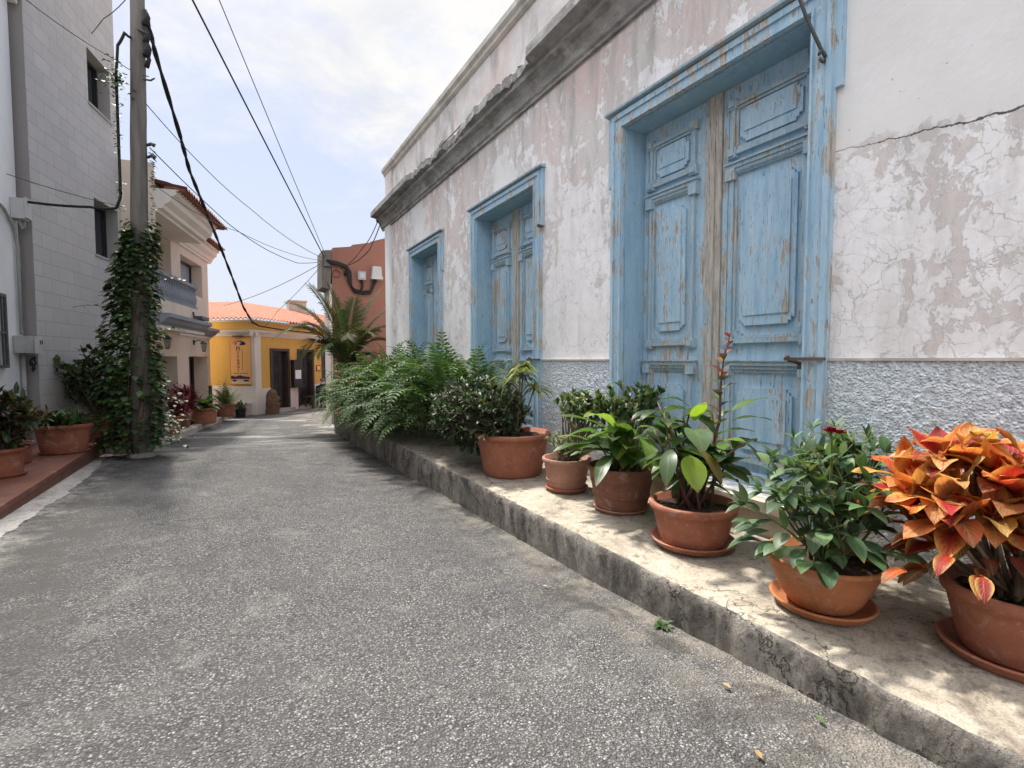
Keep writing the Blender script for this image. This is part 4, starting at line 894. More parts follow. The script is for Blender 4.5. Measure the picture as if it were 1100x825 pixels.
# ------------------------------------------------------------------ plants
def rv(rng,c,sp): return tuple(max(0,x*(1+rng.uniform(-sp,sp))) for x in c)
def jit(rng,c,h=.25,b=.35):
    k=1+rng.uniform(-b,b); return tuple(max(0,x*k*(1+rng.uniform(-h,h)*.5)) for x in c)
def sph(rng):
    while True:
        p=V((rng.uniform(-1,1),rng.uniform(-1,1),rng.uniform(-1,1)))
        if .05<p.length<1: return p
def curve(a,b,bend=(0,0,.1),n=6):
    a,b,c=V(a),V(b),V(bend); return [a.lerp(b,i/n)+c*4*(i/n)*(1-i/n) for i in range(n+1)]
def pot_prof(R_,h,rb,rim=.05,lip=.022,foot=0):
    """outside from the foot up, over the rim and down inside to the soil line"""
    p=[(rb*.97,0),(rb,.012)]
    for i in range(1,6): t=i/6; p.append((rb+(R_-lip-rb)*t**.9,(h-rim)*t))
    p+=[(R_-lip,h-rim),(R_-lip*.2,h-rim+.008),(R_,h-rim*.5),(R_,h-.008),(R_-.008,h),(R_-lip-.006,h-.004),(R_-lip-.014,h-.05)]
    return p
def make_pot(par,c,R_,h,rb,mat='pot',rim=.05,lip=.022,sx=1,sy=1,k=40,rings=()):
    mb=sm(MB()); mb.lathe(pot_prof(R_,h,rb,rim,lip),c,k,0,sx,sy)
    o=mb.build('pot',M[mat],par)
    for z in rings:
        mb=sm(MB()); r=rb+(R_-lip-rb)*(z/(h-rim))**.9; mb.lathe([(r,z-.008),(r+.006,z-.004),(r+.006,z+.004),(r,z+.008)],c,k,0,sx,sy); mb.build('rim_band',M[mat],o)
    mb=sm(MB()); rs=R_-lip-.012; rng=random.Random(int(R_*1e4))
    mb.grid(lambda u,v:(c[0]+rs*u*sx*math.cos(2*PI*v),c[1]+rs*u*sy*math.sin(2*PI*v),c[2]+h-.045+.018*fbm(c[0]+u*9*math.cos(2*PI*v),u*9*math.sin(2*PI*v),3)),7,30); mb.build('soil',M['soil'],par)
    return o
def saucer(c,R_,h,label,mat='pot',sx=1,sy=1):
    mb=sm(MB()); mb.lathe([(.001,0),(R_*.86,0),(R_*.90,.006),(R_-.008,h-.012),(R_,h-.006),(R_-.004,h),(R_-.016,h-.002),(R_*.84,.010),(.001,.009)],c,44,0,sx,sy)
    o=mb.build('saucer',M[mat]); tag(o,label,'saucer','saucers under the pavement pots'); return o
def leafy(par,base,tips,leafkw,rng,mat,stem_mat='stem',r0=.010,spacing=.05,start=.3,bend=.12,whorl=5,Lr=(.05,.08),ratio=.5,cols=((.03,.07,.02),),angle=.9,upb=.25):
    st=sm(MB()); lf=MB()
    for tp in tips:
        b=V(base)+V((rng.uniform(-.05,.05),rng.uniform(-.05,.05),0)); tp=V(tp)
        path=curve(b,tp,(rng.uniform(-bend,bend),rng.uniform(-bend,bend),rng.uniform(0,bend)),8)
        st.tube(path,r0,r0*.35,5)
        L=(tp-b).length; n=max(1,int(L*(1-start)/spacing)); az=rng.uniform(0,6.3)
        for i in range(n+whorl):
            t=start+(1-start)*min(1,i/max(1,n)); k=t*8; j=min(7,int(k)); p=path[j].lerp(path[j+1],k-j); d=(path[j+1]-path[j]).normalized()
            az+=2.4+rng.uniform(-.4,.4)
            s=d.orthogonal().normalized(); w=d.cross(s); out=s*math.cos(az)+w*math.sin(az)
            dr=(out*math.sin(angle)+d*math.cos(angle)+V((0,0,upb))+V((rng.uniform(-.25,.25),rng.uniform(-.25,.25),rng.uniform(-.2,.2)))).normalized()
            Ll=rng.uniform(*Lr)*(1 if i<n else .8)
            lf.leaf(p,dr,V((0,0,1)),Ll,Ll*ratio*rng.uniform(.8,1.15),col=jit(rng,rng.choice(cols)),rnd=rng.random(),**leafkw)
    a=st.build('stems',M[stem_mat],par); b=sm(lf).build('foliage',M[mat],par); return a,b
def ell(rng,c,r,n,bottom=-1.,lo=.75):
    out=[]
    while len(out)<n:
        p=sph(rng)
        if p.z<bottom: continue
        p=p.normalized()*rng.uniform(lo,1); out.append((c[0]+p.x*r[0],c[1]+p.y*r[1],c[2]+p.z*r[2]))
    return out
PG='terracotta potted plants along the old house'
PZ=.212

# 1 big tub with dense dark shrub and a tufted dracaena
rng=random.Random(11)
p1=thing('potted_plant','largest terracotta tub with a dense dark green shrub and tufted yellow-green stems','potted plant',(2.56,4.50,PZ),PG)
make_pot(p1,(2.56,4.50,PZ),.40,.44,.30,'pot',.06,.03)
leafy(p1,(2.5,4.62,PZ+.40),ell(rng,(2.40,5.05,.80),(.50,.86,.42),320,-.85,.72),dict(droop=.6,fold=.2,n=3),rng,'leaf_dark',spacing=.026,start=.4,Lr=(.065,.10),ratio=.44,cols=((.028,.06,.026),(.02,.045,.02),(.045,.085,.035)),whorl=8)
mb=sm(MB()); lf=MB()
for (x,y,z) in ((2.60,4.42,1.27),(2.70,4.52,1.36),(2.55,4.62,1.20),(2.80,4.44,1.14)):
    pa=curve((2.6,4.5,PZ+.38),(x,y,z),(.03,.02,0),6); mb.tube(pa,.012,.008,6)
    for i in range(34):
        a=rng.uniform(0,6.3); el=rng.uniform(-.1,.8); d=V((math.cos(a)*math.cos(el),math.sin(a)*math.cos(el),math.sin(el)))
        lf.leaf(pa[-1]-V((0,0,rng.uniform(0,.07))),d,V((0,0,1)),rng.uniform(.20,.32),.03,droop=1.5,fold=.15,n=5,a=.6,col=jit(rng,rng.choice(((.10,.15,.03),(.22,.24,.04),(.05,.09,.025)))),rnd=rng.random())
mb.build('cane',M['stem'],p1); sm(lf).build('tuft',M['frond'],p1)
mb=MB()
for a in range(5): mb.leaf((2.30,4.40,.70),(math.cos(a*1.26)*.5-.6,math.sin(a*1.26)*.5-.4,math.sin(a*1.2)*.6+.2),V((0,0,1)),.022,.016,n=2,col=(.6,.6,.1))
mb.build('flower',M['leaf'],p1)

# 2 pinkish pot with thorny euphorbia and a pale succulent
rng=random.Random(22)
p2=thing('potted_plant','faded pinkish pot with thorny small-leaved bush, between the big tub and brown pot','potted plant',(2.66,3.67,PZ+.012),PG)
make_pot(p2,(2.66,3.67,PZ+.012),.225,.29,.165,'pot_pink',.05,.018,rings=(.09,))
saucer((2.66,3.67,PZ),.20,.038,'narrow terracotta saucer under the faded pinkish pot')
leafy(p2,(2.72,3.66,PZ+.27),ell(rng,(2.72,3.58,.98),(.30,.26,.17),36,-.8,.4),dict(droop=.3,fold=.12,n=3,a=1.1),rng,'leaf',spacing=.04,start=.66,Lr=(.065,.10),ratio=.52,cols=((.06,.12,.04),(.10,.17,.07),(.04,.08,.03),(.20,.24,.14)),whorl=9,r0=.011,bend=.10,upb=.5)
leafy(p2,(2.60,3.62,PZ+.27),ell(rng,(2.56,3.66,.66),(.13,.15,.09),26,-.5,.4),dict(droop=.2,fold=.2,n=3),rng,'leaf',spacing=.03,start=.3,Lr=(.025,.045),ratio=.6,cols=((.22,.28,.12),(.30,.35,.18),(.14,.2,.07)),whorl=6,r0=.007,bend=.04)
mb=MB()
for q in range(9):
    c=V((rng.uniform(2.55,3.0),rng.uniform(3.35,3.7),rng.uniform(.9,1.08)))
    for a in range(6): mb.leaf(c,(math.cos(a*1.05),math.sin(a*1.05),.5),V((0,0,1)),.026,.024,n=2,col=(1,1,1))
mb.build('flower',M['petal_pink'],p2)

# 3 dark brown pot with long strap-like leaves, a second thorny clump behind
rng=random.Random(33)
p3=thing('potted_plant','dark brown clay pot with long pointed bright green leaves','potted plant',(2.68,2.96,PZ+.012),PG)
make_pot(p3,(2.68,2.96,PZ+.012),.265,.345,.195,'pot_brown',.04,.015,rings=(.12,.23))
saucer((2.68,2.96,PZ),.218,.034,'pale-edged saucer under the dark brown clay pot','pot_pink')
lf=MB(); stm=sm(MB())
bs=V((2.72,2.92,PZ+.31))
for i in range(34):
    a=rng.uniform(0,6.3) if i>17 else rng.uniform(2.2,4.4); r_=rng.uniform(.06,.24); h=rng.uniform(.12,.40)
    b=bs+V((rng.uniform(-.10,.10),rng.uniform(-.10,.10),0)); e=b+V((math.cos(a)*r_*.6,math.sin(a)*r_*.6,h)); pa=curve(b,e,(0,0,.03),5); stm.tube(pa,.008,.006,5)
    d=V((math.cos(a),math.sin(a),rng.uniform(-.05,.9)))
    lf.leaf(e,d,V((0,0,1)),rng.uniform(.32,.50),rng.uniform(.10,.145),droop=rng.uniform(.4,1.2),fold=.22,n=7,a=.8,b=.8,col=jit(rng,rng.choice(((.06,.13,.02),(.10,.19,.03),(.16,.25,.045),(.05,.10,.03)))),rnd=rng.random(),wave=.06)
stm.build('stems',M['stem_green'],p3); sm(lf).build('foliage',M['leaf_big'],p3)
leafy(p3,(2.85,3.12,PZ+.30),ell(rng,(2.98,3.16,1.03),(.34,.26,.17),44,-.7,.4),dict(droop=.3,fold=.12,n=3,a=1.1),rng,'leaf',spacing=.04,start=.6,Lr=(.065,.10),ratio=.52,cols=((.05,.10,.035),(.09,.15,.06),(.035,.07,.03)),whorl=9,r0=.011,bend=.1,upb=.5)

# 4 terracotta bowl with broad drooping leaves and a tall reddish shoot
rng=random.Random(44)
p4=thing('potted_plant','terracotta bowl with broad drooping leaves and one tall shoot of reddish young leaves','potted plant',(2.58,2.17,PZ+.014),PG)
make_pot(p4,(2.58,2.17,PZ+.014),.275,.265,.20,'pot',.055,.026)
saucer((2.58,2.17,PZ),.265,.045,'wide terracotta saucer under the bowl with broad drooping leaves')
lf=MB(); stm=sm(MB()); bs=V((2.6,2.2,PZ+.22))
G4=((.05,.11,.03),(.075,.14,.04),(.12,.20,.05),(.035,.075,.025))
for q in range(17):
    a=rng.uniform(0,6.3); R0=rng.uniform(.1,.38); tip=bs+V((math.cos(a)*R0*.8+.04,math.sin(a)*R0*.9,rng.uniform(.25,.68)))
    pa=curve(bs+V((rng.uniform(-.1,.1),rng.uniform(-.1,.1),0)),tip,(rng.uniform(-.05,.05),0,.04),7); stm.tube(pa,.011,.005,6)
    for j in range(3,8):
        az=a+j*2.3+rng.uniform(-.4,.4); d=V((math.cos(az),math.sin(az),rng.uniform(.0,.7)))
        L_=rng.uniform(.18,.30); lf.leaf(pa[j],d,V((0,0,1)),L_,L_*rng.uniform(.36,.50),droop=rng.uniform(.5,1.7),fold=.2,n=7,a=.85,col=jit(rng,rng.choice(G4)),rnd=rng.random(),wave=.04)
# hand-set large leaves facing the street
for (p,d,L_,W_,dr,c) in (((2.42,2.05,.98),(-.35,-.5,.1),.27,.15,1.6,(.10,.16,.07)),((2.40,2.06,.82),(-.3,-.5,-.3),.26,.15,1.2,(.20,.30,.03)),((2.30,2.1,.86),(-.45,-.3,-.2),.27,.10,1.7,(.06,.11,.04)),((2.46,2.04,.86),(.1,-.6,-.4),.26,.11,1.2,(.20,.15,.04)),((2.52,2.12,1.02),(-.1,-.4,.6),.17,.11,.4,(.24,.36,.04)),((2.84,2.1,1.06),(.75,-.25,.45),.30,.085,.5,(.12,.20,.05)),((2.86,2.1,1.0),(.85,-.2,.2),.34,.08,.6,(.06,.11,.04)),((2.85,2.08,.88),(.6,-.4,-.1),.24,.10,1.9,(.05,.09,.03))):
    lf.leaf(p,d,V((0,0,1)),L_,W_,droop=dr,fold=.2,n=8,a=.85,col=c,rnd=rng.random(),wave=.03)
stm.build('stems',M['stem_red'],p4)
sm(lf).build('foliage',M['leaf_big'],p4)
st2=sm(MB()); l2=MB(); pa=[V(q) for q in ((2.66,2.2,PZ+.22),(2.72,2.17,.72),(2.80,2.15,1.0),(2.79,2.14,1.22),(2.80,2.13,1.40),(2.85,2.12,1.58))]; st2.tube(pa,.013,.004,6)
for j in range(19):
    t=.42+.58*j/18; k=t*5; i=min(4,int(k)); p=pa[i].lerp(pa[i+1],k-i); a=j*2.4; d=V((math.cos(a),math.sin(a),.9)); L_=.135-.07*(t-.42)/.58
    l2.leaf(p,d,V((0,0,1)),L_*rng.uniform(.8,1.3),L_*.55,droop=.9,fold=.2,n=4,col=jit(rng,(.09,.13,.06) if t<.66 else rng.choice(((.26,.08,.04),(.20,.10,.05),(.11,.12,.05)))),rnd=rng.random())
st2.build('young_shoot',M['stem_red'],p4); sm(l2).build('young_leaves',M['leaf_red'],p4)

# 5 orange bowl with rose bush
rng=random.Random(55)
p5=thing('potted_plant','smooth orange bowl with a leafy rose bush bearing one dark red rose','potted plant',(2.47,1.30,PZ+.016),PG)
make_pot(p5,(2.47,1.30,PZ+.016),.258,.235,.15,'pot_orange',.03,.012)
saucer((2.47,1.30,PZ),.228,.042,'wide orange saucer under the rose bowl','pot_orange')
G5=((.055,.105,.045),(.075,.14,.055),(.04,.075,.035),(.11,.18,.08))
leafy(p5,(2.50,1.30,PZ+.19),ell(rng,(2.50,1.34,.80),(.46,.34,.25),44,-.8,.5),dict(droop=.8,fold=.22,n=6,a=.75),rng,'leaf',stem_mat='stem_green',spacing=.065,start=.4,Lr=(.09,.15),ratio=.48,cols=G5,whorl=5,r0=.007,bend=.10)
leafy(p5,(2.55,1.36,PZ+.19),ell(rng,(2.92,1.50,.90),(.30,.26,.13),24,-.4,.4),dict(droop=.6,fold=.2,n=4,a=.75),rng,'leaf',stem_mat='stem_green',spacing=.045,start=.5,Lr=(.08,.12),ratio=.28,cols=((.09,.16,.07),(.12,.20,.09),(.07,.13,.06)),whorl=8,r0=.006,bend=.1)
# leaves spilling over the rim towards the street
lf=MB()
for i in range(26):
    a=rng.uniform(2.4,4.9); q=rng.uniform(.22,.34); p=V((2.47+q*math.cos(a),1.30+q*math.sin(a),rng.uniform(.50,.66))); lf.leaf(p,(math.cos(a),math.sin(a),rng.uniform(-.2,.4)),V((0,0,1)),rng.uniform(.10,.16),.065,droop=rng.uniform(.5,1.3),fold=.2,n=6,a=.8,col=jit(rng,rng.choice(G5)),rnd=rng.random())
sm(lf).build('hanging_leaves',M['leaf'],p5)
mb=sm(MB()); mb.tube(curve((2.50,1.30,.75),(2.44,1.265,1.06),(.02,0,0),5),.005); mb.build('flower_stem',M['stem_green'],p5)
fl=MB()
for q,(cx,cy,cz,k) in enumerate(((2.438,1.262,1.07,1.),(2.487,1.25,1.063,.8))):
    for ring,(n_,el,L_) in enumerate(((4,1.25,.030),(6,.85,.038),(8,.4,.042))):
        for i in range(n_):
            a=i*6.283/n_+ring*.5; fl.leaf((cx,cy,cz-.012),(math.cos(a)*math.cos(el),math.sin(a)*math.cos(el),math.sin(el)),V((0,0,1)),L_*k,.040*k,droop=-.5+ring*.25,fold=.5,n=4,a=1.3,b=.6)
sm(fl).build('rose',M['petal_red'],p5)

# 6 croton with orange, yellow and red leaves
rng=random.Random(66)
p6=thing('potted_plant','terracotta pot with a croton of large orange, yellow and red leaves','potted plant',(2.69,.69,PZ+.014),PG)
make_pot(p6,(2.69,.69,PZ+.014),.225,.275,.15,'pot',.055,.02)
saucer((2.69,.69,PZ),.232,.045,'terracotta saucer with pale chipped rim under the croton pot')
TOP=((.56,.17,.04),(.62,.26,.06),(.66,.40,.09),(.50,.10,.03),(.68,.47,.13),(.38,.03,.03),(.60,.22,.06),(.62,.34,.14),(.60,.28,.09))
LOW=((.10,.03,.025),(.22,.15,.06),(.05,.05,.022),(.13,.03,.03),(.05,.06,.025),(.08,.025,.025))
lf=MB(); stm=sm(MB())
heads=ell(rng,(2.69,.83,.80),(.30,.29,.20),14,-.35,.6)
heads+=[(2.47,.98,.82),(2.47,.83,.76),(2.54,.72,.80),(2.63,.66,.92),(2.83,.7,.96),(2.58,.9,.98),(2.76,.85,1.0)]
for h in heads:
    h=V(h); pa=curve((2.68+rng.uniform(-.05,.05),.7+rng.uniform(-.05,.05),PZ+.24),h,(rng.uniform(-.05,.05),rng.uniform(-.05,.05),-.02),7); stm.tube(pa,.011,.006,6)
    out=(h-V((2.66,.74,.55))).normalized()
    n_=9
    for i in range(n_):
        a=i*2.4+rng.uniform(-.5,.5); t=i/n_; tilt=1.25-.75*t
        s=out.orthogonal().normalized(); w=out.cross(s); d=(s*math.cos(a)+w*math.sin(a))*math.sin(tilt)+out*math.cos(tilt)+V((0,0,.15))
        L_=rng.uniform(.18,.265)*(1-.25*t); low=(h.z<.70 and rng.random()<.55) or (t<.2 and rng.random()<.35)
        lf.leaf(h-out*.055*(1-t),d,V((0,0,1)),L_,L_*rng.uniform(.44,.56),droop=rng.uniform(-.2,1.5),fold=rng.uniform(.1,.42),n=9,a=.85,b=.85,col=jit(rng,rng.choice(LOW if low else TOP),.2,.2),rnd=rng.random(),wave=.09)
for i in range(60):   # older drooping leaves beneath
    a=rng.uniform(0,6.3); r_=rng.uniform(.08,.36); p=V((2.62+r_*math.cos(a),.78+r_*math.sin(a),rng.uniform(.56,.70)))
    L_=rng.uniform(.09,.15); lf.leaf(p,(math.cos(a),math.sin(a),rng.uniform(-.5,.2)),V((0,0,1)),L_,L_*.45,droop=1.3,fold=.2,n=6,col=jit(rng,rng.choice(LOW)),rnd=rng.random(),wave=.05)
stm.build('stems',M['stem'],p6); sm(lf).build('foliage',M['croton'],p6)
lf=MB()
for i in range(30):
    a=rng.uniform(0,6.3); r_=rng.uniform(.05,.17); lf.leaf((2.71+r_*math.cos(a),.69+r_*math.sin(a),PZ+.24),(math.cos(a),math.sin(a),1),V((0,0,1)),rng.uniform(.05,.10),.035,droop=.8,n=4,col=jit(rng,(.06,.12,.03)),rnd=rng.random())
sm(lf).build('undergrowth',M['leaf'],p6)

# fern bank at the far end of the pavement
def frond(lf,st,b,d,L,rng,cols,droop=1.0,lw=.10,n=18,lr=.22,up=V((0,0,1)),r=.005,vee=.0,tipdroop=.3):
    p=V(b); d=V(d).normalized(); step=L/n; col=rng.choice(cols); pts=[p.copy()]
    for i in range(n):
        t=(i+1)/n; di=(d+V((0,0,-1))*droop*t*t).normalized(); p=p+di*step; pts.append(p.copy())
        if t<.12: continue
        s=di.cross(up); s=s.normalized() if s.length>1e-3 else di.orthogonal(); u_=s.cross(di)
        ll=lw*math.sin(PI*min(1,.08+t**.75*.9))**.8+.01
        for sg in (-1,1):
            lf.leaf(p,(s*sg+di*(.35+.5*t)+u_*vee),u_,ll,ll*lr,droop=tipdroop,fold=.1,n=2,a=.7,col=jit(rng,col,.15,.2),rnd=rng.random())
    st.tube(pts,r,r*.3,4)
def bez(lf,st,a,c,b,rng,cols,lw,n,lr,r=.014,vee=.25,tipdroop=.8):
    a,c,b=V(a),V(c),V(b); pts=[a*(1-t)**2+c*2*t*(1-t)+b*t*t for t in [i/n for i in range(n+1)]]; col=rng.choice(cols)
    for i in range(3,n+1):
        t=i/n; di=(pts[i]-pts[i-1]).normalized(); s=di.cross(V((0,0,1))); s=s.normalized() if s.length>.05 else di.orthogonal().normalized(); u_=s.cross(di)
        ll=lw*(min(1,.35+t*2.2))*(1-.55*max(0,t-.55)/.45)
        for sg in (-1,1): lf.leaf(pts[i],s*sg+di*(.55+.5*t)+u_*vee,u_,ll*rng.uniform(.85,1.1),ll*lr,droop=tipdroop*rng.uniform(.5,1.3),fold=.2,n=4,a=.55,col=jit(rng,col,.15,.2),rnd=rng.random())
    st.tube(pts,r,r*.3,5)
rng=random.Random(77)
fb=thing('fern_bush','spreading bank of arching green ferns spilling over the far kerb','shrub',(2.5,7.6,.2))
lf=MB(); st=sm(MB())
GF=((.038,.08,.025),(.05,.11,.03),(.025,.055,.02),(.085,.16,.04))
for i in range(330):
    y=rng.uniform(6.2,11.3); x=rng.uniform(2.15,2.95); b=V((x,y,.25+rng.uniform(.0,.65)))
    a=rng.gauss(3.55,1.0); el=rng.uniform(.25,1.4); d=V((math.cos(a)*math.cos(el),math.sin(a)*math.cos(el),math.sin(el)))
    frond(lf,st,b,d,rng.uniform(.75,1.15),rng,GF,droop=rng.uniform(.9,1.9),lw=rng.uniform(.10,.16),n=17,lr=.36,tipdroop=.6)
for i in range(150):    # taller plume against the wall
    y=rng.uniform(5.85,9.6); b=V((rng.uniform(2.45,3.0),y,rng.uniform(.5,.85))); a=rng.gauss(3.6,1.0); el=rng.uniform(.6,1.45); d=V((math.cos(a)*math.cos(el),math.sin(a)*math.cos(el),math.sin(el)))
    frond(lf,st,b,d,rng.uniform(.95,1.35),rng,((.05,.10,.035),(.035,.075,.025),(.06,.12,.04)),droop=rng.uniform(.9,1.6),lw=.14,n=20,lr=.34,tipdroop=.6)
for i in range(150):   # skirt falling over the kerb
    y=rng.uniform(6.9,11.6); b=V((rng.uniform(1.98,2.3),y,.25+rng.uniform(.1,.5))); a=rng.gauss(3.4,.6); el=rng.uniform(.1,.9); d=V((math.cos(a)*math.cos(el),math.sin(a)*math.cos(el),math.sin(el)))
    frond(lf,st,b,d,rng.uniform(.5,.85),rng,GF,droop=rng.uniform(1.4,2.4),lw=rng.uniform(.09,.13),n=14,lr=.38,tipdroop=.6)
st.build('stalks',M['stem_green'],fb); sm(lf).build('fronds',M['frond'],fb)
mb=MB()
for c in ((1.93,8.6,.28),(1.95,8.45,.22)):
    for a in range(6): mb.leaf(c,(math.cos(a*1.05)*.5-.7,math.sin(a*1.05)*.5-.5,math.sin(a*1.05)*.6),V((0,0,1)),.075,.05,n=3,col=(1,1,1))
mb.build('flower',M['petal_white'],fb)
mb=MB()
for i in range(9): 
    a=rng.uniform(0,6.3); mb.leaf((2.05+rng.uniform(-.1,.1),9.6,1.02+rng.uniform(-.05,.05)),(math.cos(a),math.sin(a),.5),V((0,0,1)),.14,.07,n=4,col=jit(rng,(.55,.36,.03)))
mb.build('yellow_leaves',M['leaf'],fb)

# palm in front of the red house
rng=random.Random(88)
pt=thing('palm_tree','young palm with long feathery fronds in front of the red house','palm tree',(2.42,12.5,-.2))
mb=sm(MB()); pa=[(2.42+.02*math.sin(i*.9),12.5,-.45+1.55*i/10) for i in range(11)]; mb.tube(pa,0,k=12,radii=[.085+.012*(i%2) for i in range(11)]); mb.build('trunk',M['stem'],pt)
lf=MB(); st=sm(MB()); c0=V((2.42,12.5,1.05))
for (tp,ct) in (((.90,12.3,1.92),(1.65,12.4,2.6)),((1.35,12.0,1.45),(1.8,12.2,2.35)),((1.20,12.5,2.72),(1.95,12.5,2.55)),((1.62,12.4,3.12),(2.15,12.5,2.6)),((2.05,12.7,3.25),(2.35,12.6,2.6)),((3.3,12.6,3.15),(2.75,12.6,2.5)),((3.6,12.4,2.75),(2.9,12.5,2.4)),((3.55,12.2,1.75),(3.0,12.4,2.25)),((3.2,12.0,1.2),(2.9,12.3,1.9)),((2.75,12.9,2.95),(2.55,12.7,2.4)),((1.65,11.75,1.5),(2.05,12.1,2.2)),((2.95,11.8,2.0),(2.75,12.2,2.3)),((2.3,11.6,1.9),(2.4,12.1,2.4)),((3.75,12.7,2.2),(3.1,12.6,2.5)),((1.45,12.9,2.2),(1.9,12.7,2.5)),((2.6,11.9,1.0),(2.6,12.2,1.7))):
    b=c0+V((rng.uniform(-.05,.05),rng.uniform(-.05,.05),rng.uniform(-.05,.1)))
    bez(lf,st,b,ct,tp,rng,((.032,.062,.022),(.048,.085,.028),(.026,.048,.018),(.07,.075,.03)),.54,68,.060)
st.build('midribs',M['stem_green'],pt); sm(lf).build('fronds',M['frond'],pt)

# ivy on the pole
rng=random.Random(99)
iv=thing('climbing_ivy','dense dark ivy climbing the timber utility pole','climbing plant',(-1.35,9.3,-.1))
lf=MB(); st=sm(MB())
GI=((.028,.065,.022),(.045,.095,.03),(.02,.045,.016),(.075,.14,.05))
def pole_c(z): t=(z+.35)/8.55; return V((-1.24+.185*t,9.3,z))
def ivleaf(p,out,s): 
    lf.leaf(p,out+V((rng.uniform(-.5,.5),rng.uniform(-.5,.5),rng.uniform(-.7,.1))),V((0,0,1)),s,s*rng.uniform(.75,.95),droop=rng.uniform(.4,1.2),fold=.12,n=4,a=.55,b=.7,col=jit(rng,rng.choice(GI)),rnd=rng.random())
for i in range(3800):
    z=3.25*rng.random()**1.05+.12; k=(1-z/3.4)
    w=.17+.33*max(0,k)**.8*(1 if z>.5 else .7)+.05*fbm(z*2.3,4)
    a=rng.uniform(0,6.283); rr=w*rng.random()**.45
    off=V((-.10*k-.05,-.05,0)) if z<3 else V((0,0,0))
    p=pole_c(z)+off+V((math.cos(a)*rr,math.sin(a)*rr*.9,0))
    if math.hypot(p.x-pole_c(z).x,p.y-pole_c(z).y)<.11: continue
    if p.y<9.24 and -.11<p.x-pole_c(z).x<.10 and rng.random()<.82 and z<2.4: continue
    ivleaf(p,V((math.cos(a),math.sin(a),0)),rng.uniform(.065,.125))
for i in range(420):   # top tuft, shoots to the right and along the service cable
    z=rng.uniform(2.6,3.5); a=rng.uniform(-1,4); p=pole_c(z)+V((math.cos(a)*rng.uniform(.08,.22)+.03,math.sin(a)*.12-.05,0)); ivleaf(p,V((math.cos(a),math.sin(a),0)),rng.uniform(.05,.09))
for i in range(260):
    z=rng.uniform(3.6,5.5); p=V((-1.36+rng.gauss(0,.025),9.22+rng.gauss(0,.02),z)); 
    if fbm(z*2.5,8)<-.05: continue
    ivleaf(p,V((rng.uniform(-1,1),-.5,0)),rng.uniform(.025,.05))
for i in range(110): ivleaf(V((-1.36+rng.gauss(0,.07),9.22+rng.gauss(0,.06),5.5+rng.gauss(0,.13))),V((rng.uniform(-1,1),-.5,0)),rng.uniform(.05,.09))
for i in range(90): 
    z=rng.uniform(3.5,4.6); ivleaf(pole_c(z)+V((.12+rng.uniform(0,.06),-.02,0)),V((1,-.3,0)),rng.uniform(.03,.08))
for q in range(10):
    a=rng.uniform(0,6.3); st.tube([pole_c(z)+V((math.cos(a+z*.8)*.14-.03,math.sin(a+z*.8)*.14,0)) for z in [i*.2 for i in range(16)]],.008,.004,4)
for i in range(14):
    p=pole_c(.2)+V((.1,-.2,.0)); e=pole_c(rng.uniform(.1,.6))+V((rng.uniform(.1,.45),rng.uniform(-.3,.1),0)); st.tube(curve(p+V((rng.uniform(-.1,.3),0,rng.uniform(.2,.8))),e,(0,-.05,rng.uniform(-.15,.2)),8),.005,.003,4)
for (e,n_) in (((-.55,9.2,2.62),10),((-.60,9.2,.75),12),((-.50,9.1,.45),12),((-.62,9.2,1.85),8),((-1.95,9.2,2.15),8)):
    pa=curve(pole_c(e[2]-.2),e,(0,-.05,.12),8); st.tube(pa,.005,.003,4)
    for j in range(n_): k=j/n_*8; i=min(7,int(k)); ivleaf(pa[i].lerp(pa[i+1],k-i),V((rng.uniform(-1,1),-1,.4)),rng.uniform(.05,.09))
for i in range(260):  # mounded skirt to the right of the pole foot
    p=V((-.98+rng.gauss(0,.16),9.35+rng.gauss(0,.18),.08+abs(rng.gauss(0,.40)))); ivleaf(p,V((rng.uniform(-.3,1),-.6,.2)),rng.uniform(.04,.08))
st.build('vines',M['stem'],iv); sm(lf).build('leaves',M['leaf_dark'],iv)

# ------------------------------------------------------------------ plants along the left side
LG='potted plants along the left house fronts'
def potted(label,c,R_,h,rb,mat,plant,sx=1,sy=1,rim=.05,name='potted_plant',cat='potted plant'):
    p=thing(name,label,cat,c,LG); make_pot(p,c,R_,h,rb,mat,rim,.025,sx,sy); plant(p,c,R_,h); return p
def p_dark(p,c,R_,h):
    r=random.Random(5); leafy(p,(c[0],c[1],c[2]+h-.05),ell(r,(c[0]-.05,c[1],c[2]+h+.33),(.40,.38,.34),70,-.85,.4),dict(droop=.8,fold=.2,n=5,a=.8),r,'leaf_dark',spacing=.06,start=.35,Lr=(.13,.20),ratio=.34,cols=((.022,.035,.016),(.045,.02,.02),(.03,.06,.02),(.06,.045,.02)),whorl=7,r0=.010)
potted('terracotta pot with a dark purplish-green croton at the left edge of the terrace',(-2.17,7.28,.162),.20,.30,.15,'pot',p_dark)
o=saucer((-2.17,7.28,.15),.19,.035,'saucer under the pot at the left edge of the red terrace'); 
def p_strap(p,c,R_,h):
    r=random.Random(6); lf=MB()
    for i in range(150):
        a=r.uniform(0,6.3); el=r.uniform(.25,1.3); lf.leaf((c[0]+r.uniform(-.2,.2),c[1]+r.uniform(-.13,.13),c[2]+h-.05),(math.cos(a)*math.cos(el),math.sin(a)*math.cos(el),math.sin(el)),V((0,0,1)),r.uniform(.28,.46),r.uniform(.03,.05),droop=r.uniform(.6,1.5),fold=.25,n=6,a=.6,b=.7,col=jit(r,r.choice(((.04,.09,.03),(.06,.13,.04),(.03,.06,.02)))),rnd=r.random())
    sm(lf).build('foliage',M['leaf'],p)
